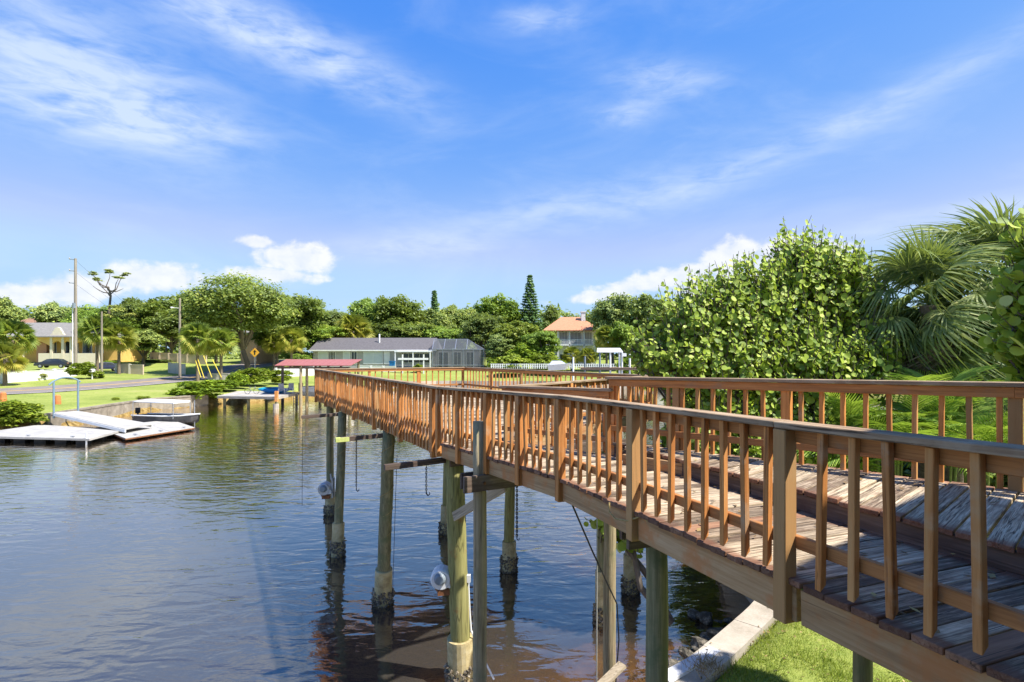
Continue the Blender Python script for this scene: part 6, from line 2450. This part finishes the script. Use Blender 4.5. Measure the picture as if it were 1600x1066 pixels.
mb = MB(); mb.add([(PX(990, YR), YR - 1, PZ(545.5, YR)), (PX(1006, YR), YR - 1, PZ(549.5, YR)), (PX(1006, YR), YR + .6, PZ(548.5, YR)), (PX(990, YR), YR + .6, PZ(544.5, YR))], [(0, 1, 2, 3)]); mb.build('small_roof', M['white'], rd)
zz = PZ(574, YR)
n = 20
for i in range(n):
    x0, x1 = PX(905, YR), PX(1022, YR)
    a = x0 + (x1 - x0) * i / n; b = x0 + (x1 - x0) * (i + .93) / n
    mb = MB(); mb.b3(a, b, YR - 1.5, YR + 1.2, zz - .1, zz); mb.build('plank', M['cap'], rd)
mb = MB(); mb.b3(PX(905, YR), PX(1022, YR), YR - 1.58, YR - 1.5, zz - .35, zz - .02); mb.build('rim_board', M['beam'], rd)
mb = MB(); mb.b3(PX(968, YR), PX(975, YR), YR - 1.75, YR - 1.5, PZ(557, YR), PZ(552, YR)); mb.build('electrical_box', M['white'], rd)
pf = thing('picket_fence', 'low white picket fence along the far bank below the orange-roofed house', 'fence', (PX(850, 96), 96, 1.2))
for i in range(64):
    px_ = 768 + i * 3.4
    x = PX(px_, 96); g = gz(x, 96)
    z0 = PZ(573, 96)
    mb = MB(); mb.b3(x - .09, x + .09, 95.96, 96.0, z0 - .35, z0 + .5); mb.build('picket', M['white'], pf)
for dz in (.0, .38):
    mb = MB(); mb.b3(PX(766, 96), PX(984, 96), 96.005, 96.05, PZ(573, 96) + dz, PZ(573, 96) + dz + .1); mb.build('rail', M['white'], pf)
lf = thing('covered_boat', 'white boat under a pale blue cover at the far bank', 'boat', (PX(872, 90), 90, .8))
xa, xb = PX(855, 90), PX(886, 90)
zb = PZ(577, 90)
mb = MB(); mb.add([(xa, 89.2, zb + .7), (xb, 89.2, zb + .9), (xb + .7, 90, zb + 1.0), (xb, 90.8, zb + .9), (xa, 90.8, zb + .7), (xa + .2, 89.5, zb - .2), (xb - .5, 89.6, zb - .1), (xb - .2, 90, zb - .1), (xb - .5, 90.4, zb - .1), (xa + .2, 90.5, zb - .2)],
                  [(0, 5, 6, 1), (1, 6, 7, 2), (2, 7, 8, 3), (3, 8, 9, 4), (4, 9, 5, 0)]); mb.build('hull', M['white'], lf)
mb = MB(); mb.add([(xa + .3, 89.3, zb + .78), (xb - .3, 89.3, zb + .95), (xb - .3, 90.7, zb + .95), (xa + .3, 90.7, zb + .78), (xa + .8, 90, zb + 1.35), (xb - .9, 90, zb + 1.35)], [(0, 1, 5, 4), (1, 2, 5), (2, 3, 4, 5), (3, 0, 4)]); mb.build('cover', pm('pale_blue_cover', (.40, .44, .62), (.5, .54, .7), 2, .8, .1), lf)
fs = thing('far_bank_seawall', 'weathered seawall below the gray ranch house', 'seawall', (-8, 91, 0))
SWF = [(-22, 88), (-10, 92), (10, 90), (30, 92)]
for i in range(3):
    a, b = Vector(SWF[i]), Vector(SWF[i + 1]); m = 5
    for j in range(m):
        p, q = lerp(a, b, j / m), lerp(a, b, (j + .985) / m)
        mb = MB(); mb.bar((p.x, p.y, .4), (q.x, q.y, .4), .3, 1.9); mb.build('wall_panel', M['concrete'] if (i + j) % 3 else M['beige'], fs)

# ------------------------------------------------------------------ shrubs and hedges
def srb(i, px, yt, Y, wpx, mat, label, dw=.8, base=None):
    shrub(i, px, yt, 0, Y, wpx, G[mat], label, dw=dw, base=base)


srb(0, 306, 585, 63.6, 98, 'mangrove', 'rounded mangrove bush overhanging the water left of the plank dock', .7, .05)
srb(1, 350, 588, 68, 70, 'mangrove', 'mangrove bush between the dock and the big oak')
srb(2, 28, 618, 42.6, 110, 'shrub', 'leafy green bush at the lower left beside the floating dock', .45, .1)
srb(0, -45, 622, 41.5, 80, 'shrub', 'bush at the left frame edge by the water', .5, .1)
srb(0, 126, 559, 76, 46, 'shrub', 'big round bush in front of the tall utility pole')
srb(2, 150, 577, 78, 32, 'shrub', 'low yellow-green plants around the mailbox')
srb(1, 400, 568, 76, 70, 'shrub', 'bright creeping hedge behind the plank dock')
srb(2, 372, 578, 72, 44, 'mangrove', 'bright bush at the landward end of the plank dock')
srb(1, 440, 572, 80, 50, 'shrub', 'bright bush behind the boathouse post')
srb(2, 797, 548, 98, 62, 'shrub', 'bright bush right of the screened porch')
srb(0, 850, 543, 99, 50, 'shrub', 'tall bright hedge left of the orange-roofed house')
srb(1, 872, 556, 98, 46, 'shrub', 'round hedge in front of the white balcony')
srb(2, 822, 530, 103, 60, 'mangrove', 'tall flowering shrub between porch and orange-roofed house')
srb(0, 768, 552, 104, 22, 'mangrove', 'small dark shrub at the porch corner')
srb(0, 1010, 556, 84, 40, 'shrub', 'shrub beside the far dock at the edge of the sea grape')
srb(1, 985, 548, 92, 50, 'mangrove', 'dark shrubs behind the far white dock posts')
srb(2, 655, 566, 101, 20, 'shrub', 'potted shrub by the patio of the gray house')
srb(1, 50, 578, 72, 44, 'palm_yellow', 'yellowish garden plants behind the white wall')
srb(0, 205, 572, 94, 30, 'shrub', 'low plants along the beige wall')
srb(2, 245, 560, 104, 60, 'oak_dark', 'dark bushes below the trees at the road bend')
srb(1, 175, 560, 96, 36, 'mangrove', 'green bush beside the palm with the orange skirt')
srb(0, 475, 548, 108, 40, 'oak_bright', 'bushes left of the gray ranch house')
srb(2, 1090, 545, 90, 90, 'mangrove', 'thick shrubs on the far bank behind the sea grape')
srb(1, 1250, 545, 95, 140, 'oak', 'thick shrubs on the far bank behind the palms')
srb(0, 225, 632, 57.6, 22, 'shrub', 'weeds hanging over the far seawall behind the boat')
srb(1, 180, 628, 55.5, 14, 'shrub', 'small weed clump on the far seawall edge')

# ground cover under the near trees on the right bank
for i, (x, y, w_, h_, m_) in enumerate(((8.4, 12.2, 2.4, 1.8, 'oak_dark'), (9.2, 13.4, 3.6, 3.2, 'oak_dark'), (11.0, 11.2, 3.2, 3.4, 'oak_dark'), (9.4, 16.0, 4.5, 4.5, 'oak_dark'), (13.0, 13.5, 4.5, 5.0, 'oak_dark'), (6.4, 13.6, 3.4, 2.6, 'oak_dark'), (6.9, 17.2, 4.2, 4.2, 'mangrove'), (8.2, 21.0, 4.8, 4.8, 'mangrove'), (10.2, 25.5, 5.5, 5.0, 'mangrove'), (13.5, 30.5, 6.5, 5.0, 'mangrove'))):
    o = add_part('bank_shrub', SHRUBS[i % 3], G[m_], None)
    o.location = (x, y, gz(x, y) - .1)
    o.scale = (w_, w_ * .9, h_)
    o.rotation_euler = (0, 0, i * 1.3)
    tag(o, ['dark undergrowth between seawall and low palm', 'dark undergrowth behind the low palm', 'dark undergrowth at the foot of the tallest palm', 'dark undergrowth behind the big sea grape',
            'tall dark shrubs behind the tallest palm', 'dark undergrowth under the big sea grape',
            'mangrove thicket on the near bank close behind the sea grape', 'second mangrove thicket farther along the near bank', 'third mangrove thicket along the near bank', 'farthest mangrove thicket along the near bank'][i], 'shrub', 'undergrowth on the near bank')


# ------------------------------------------------------------------ fallen leaves on the deck and lawn
def litter():
    r = np.random.default_rng(99)
    V, F, T = [], [], []
    def leaf(c, up):
        a = r.uniform(0, 6.28); l = r.uniform(.015, .035)
        t = np.array([math.cos(a), math.sin(a), r.uniform(-.2, .3)]) * l
        b = np.array([-math.sin(a), math.cos(a), r.uniform(-.3, .3)]) * l * .55
        n0 = len(V)
        V.extend([c - t, c + b, c + t, c - b])
        F.append((n0, n0 + 1, n0 + 2, n0 + 3)); T.append(r.random())
    for i in range(170):
        u, w = r.uniform(0, 1), r.uniform(0, 1)
        p = lerp(A0, D_, u) + ACR * (w * 1.25)
        leaf(np.array([p.x, p.y, deckz(p) + .016]), 1)
    for i in range(110):
        p = lerp(L_, M2, r.uniform(0, 1)) - aLM * r.uniform(0, .7)
        leaf(np.array([p.x, p.y, upz(p) + .016]), 1)
    for i in range(160):
        x, y = r.uniform(2.6, 6.5), r.uniform(7.2, 10.8)
        d = float(sdist(np.array([x]), np.array([y]))[0])
        if d > .05:
            leaf(np.array([x, y, (1.26 if d < .45 else gz(x, y) + .06)]), 1)
    me = np_mesh('fallen_leaves', np.array(V), np.array(F), tint=T)
    o = link('fallen_leaves', me, leaf_mat('fallen_leaf', (.10, .06, .03), (.30, .19, .08), (.45, .36, .14), .15))
    tag(o, 'dry fallen leaves scattered over the deck boards and lawn', 'leaves', kind='stuff')


litter()
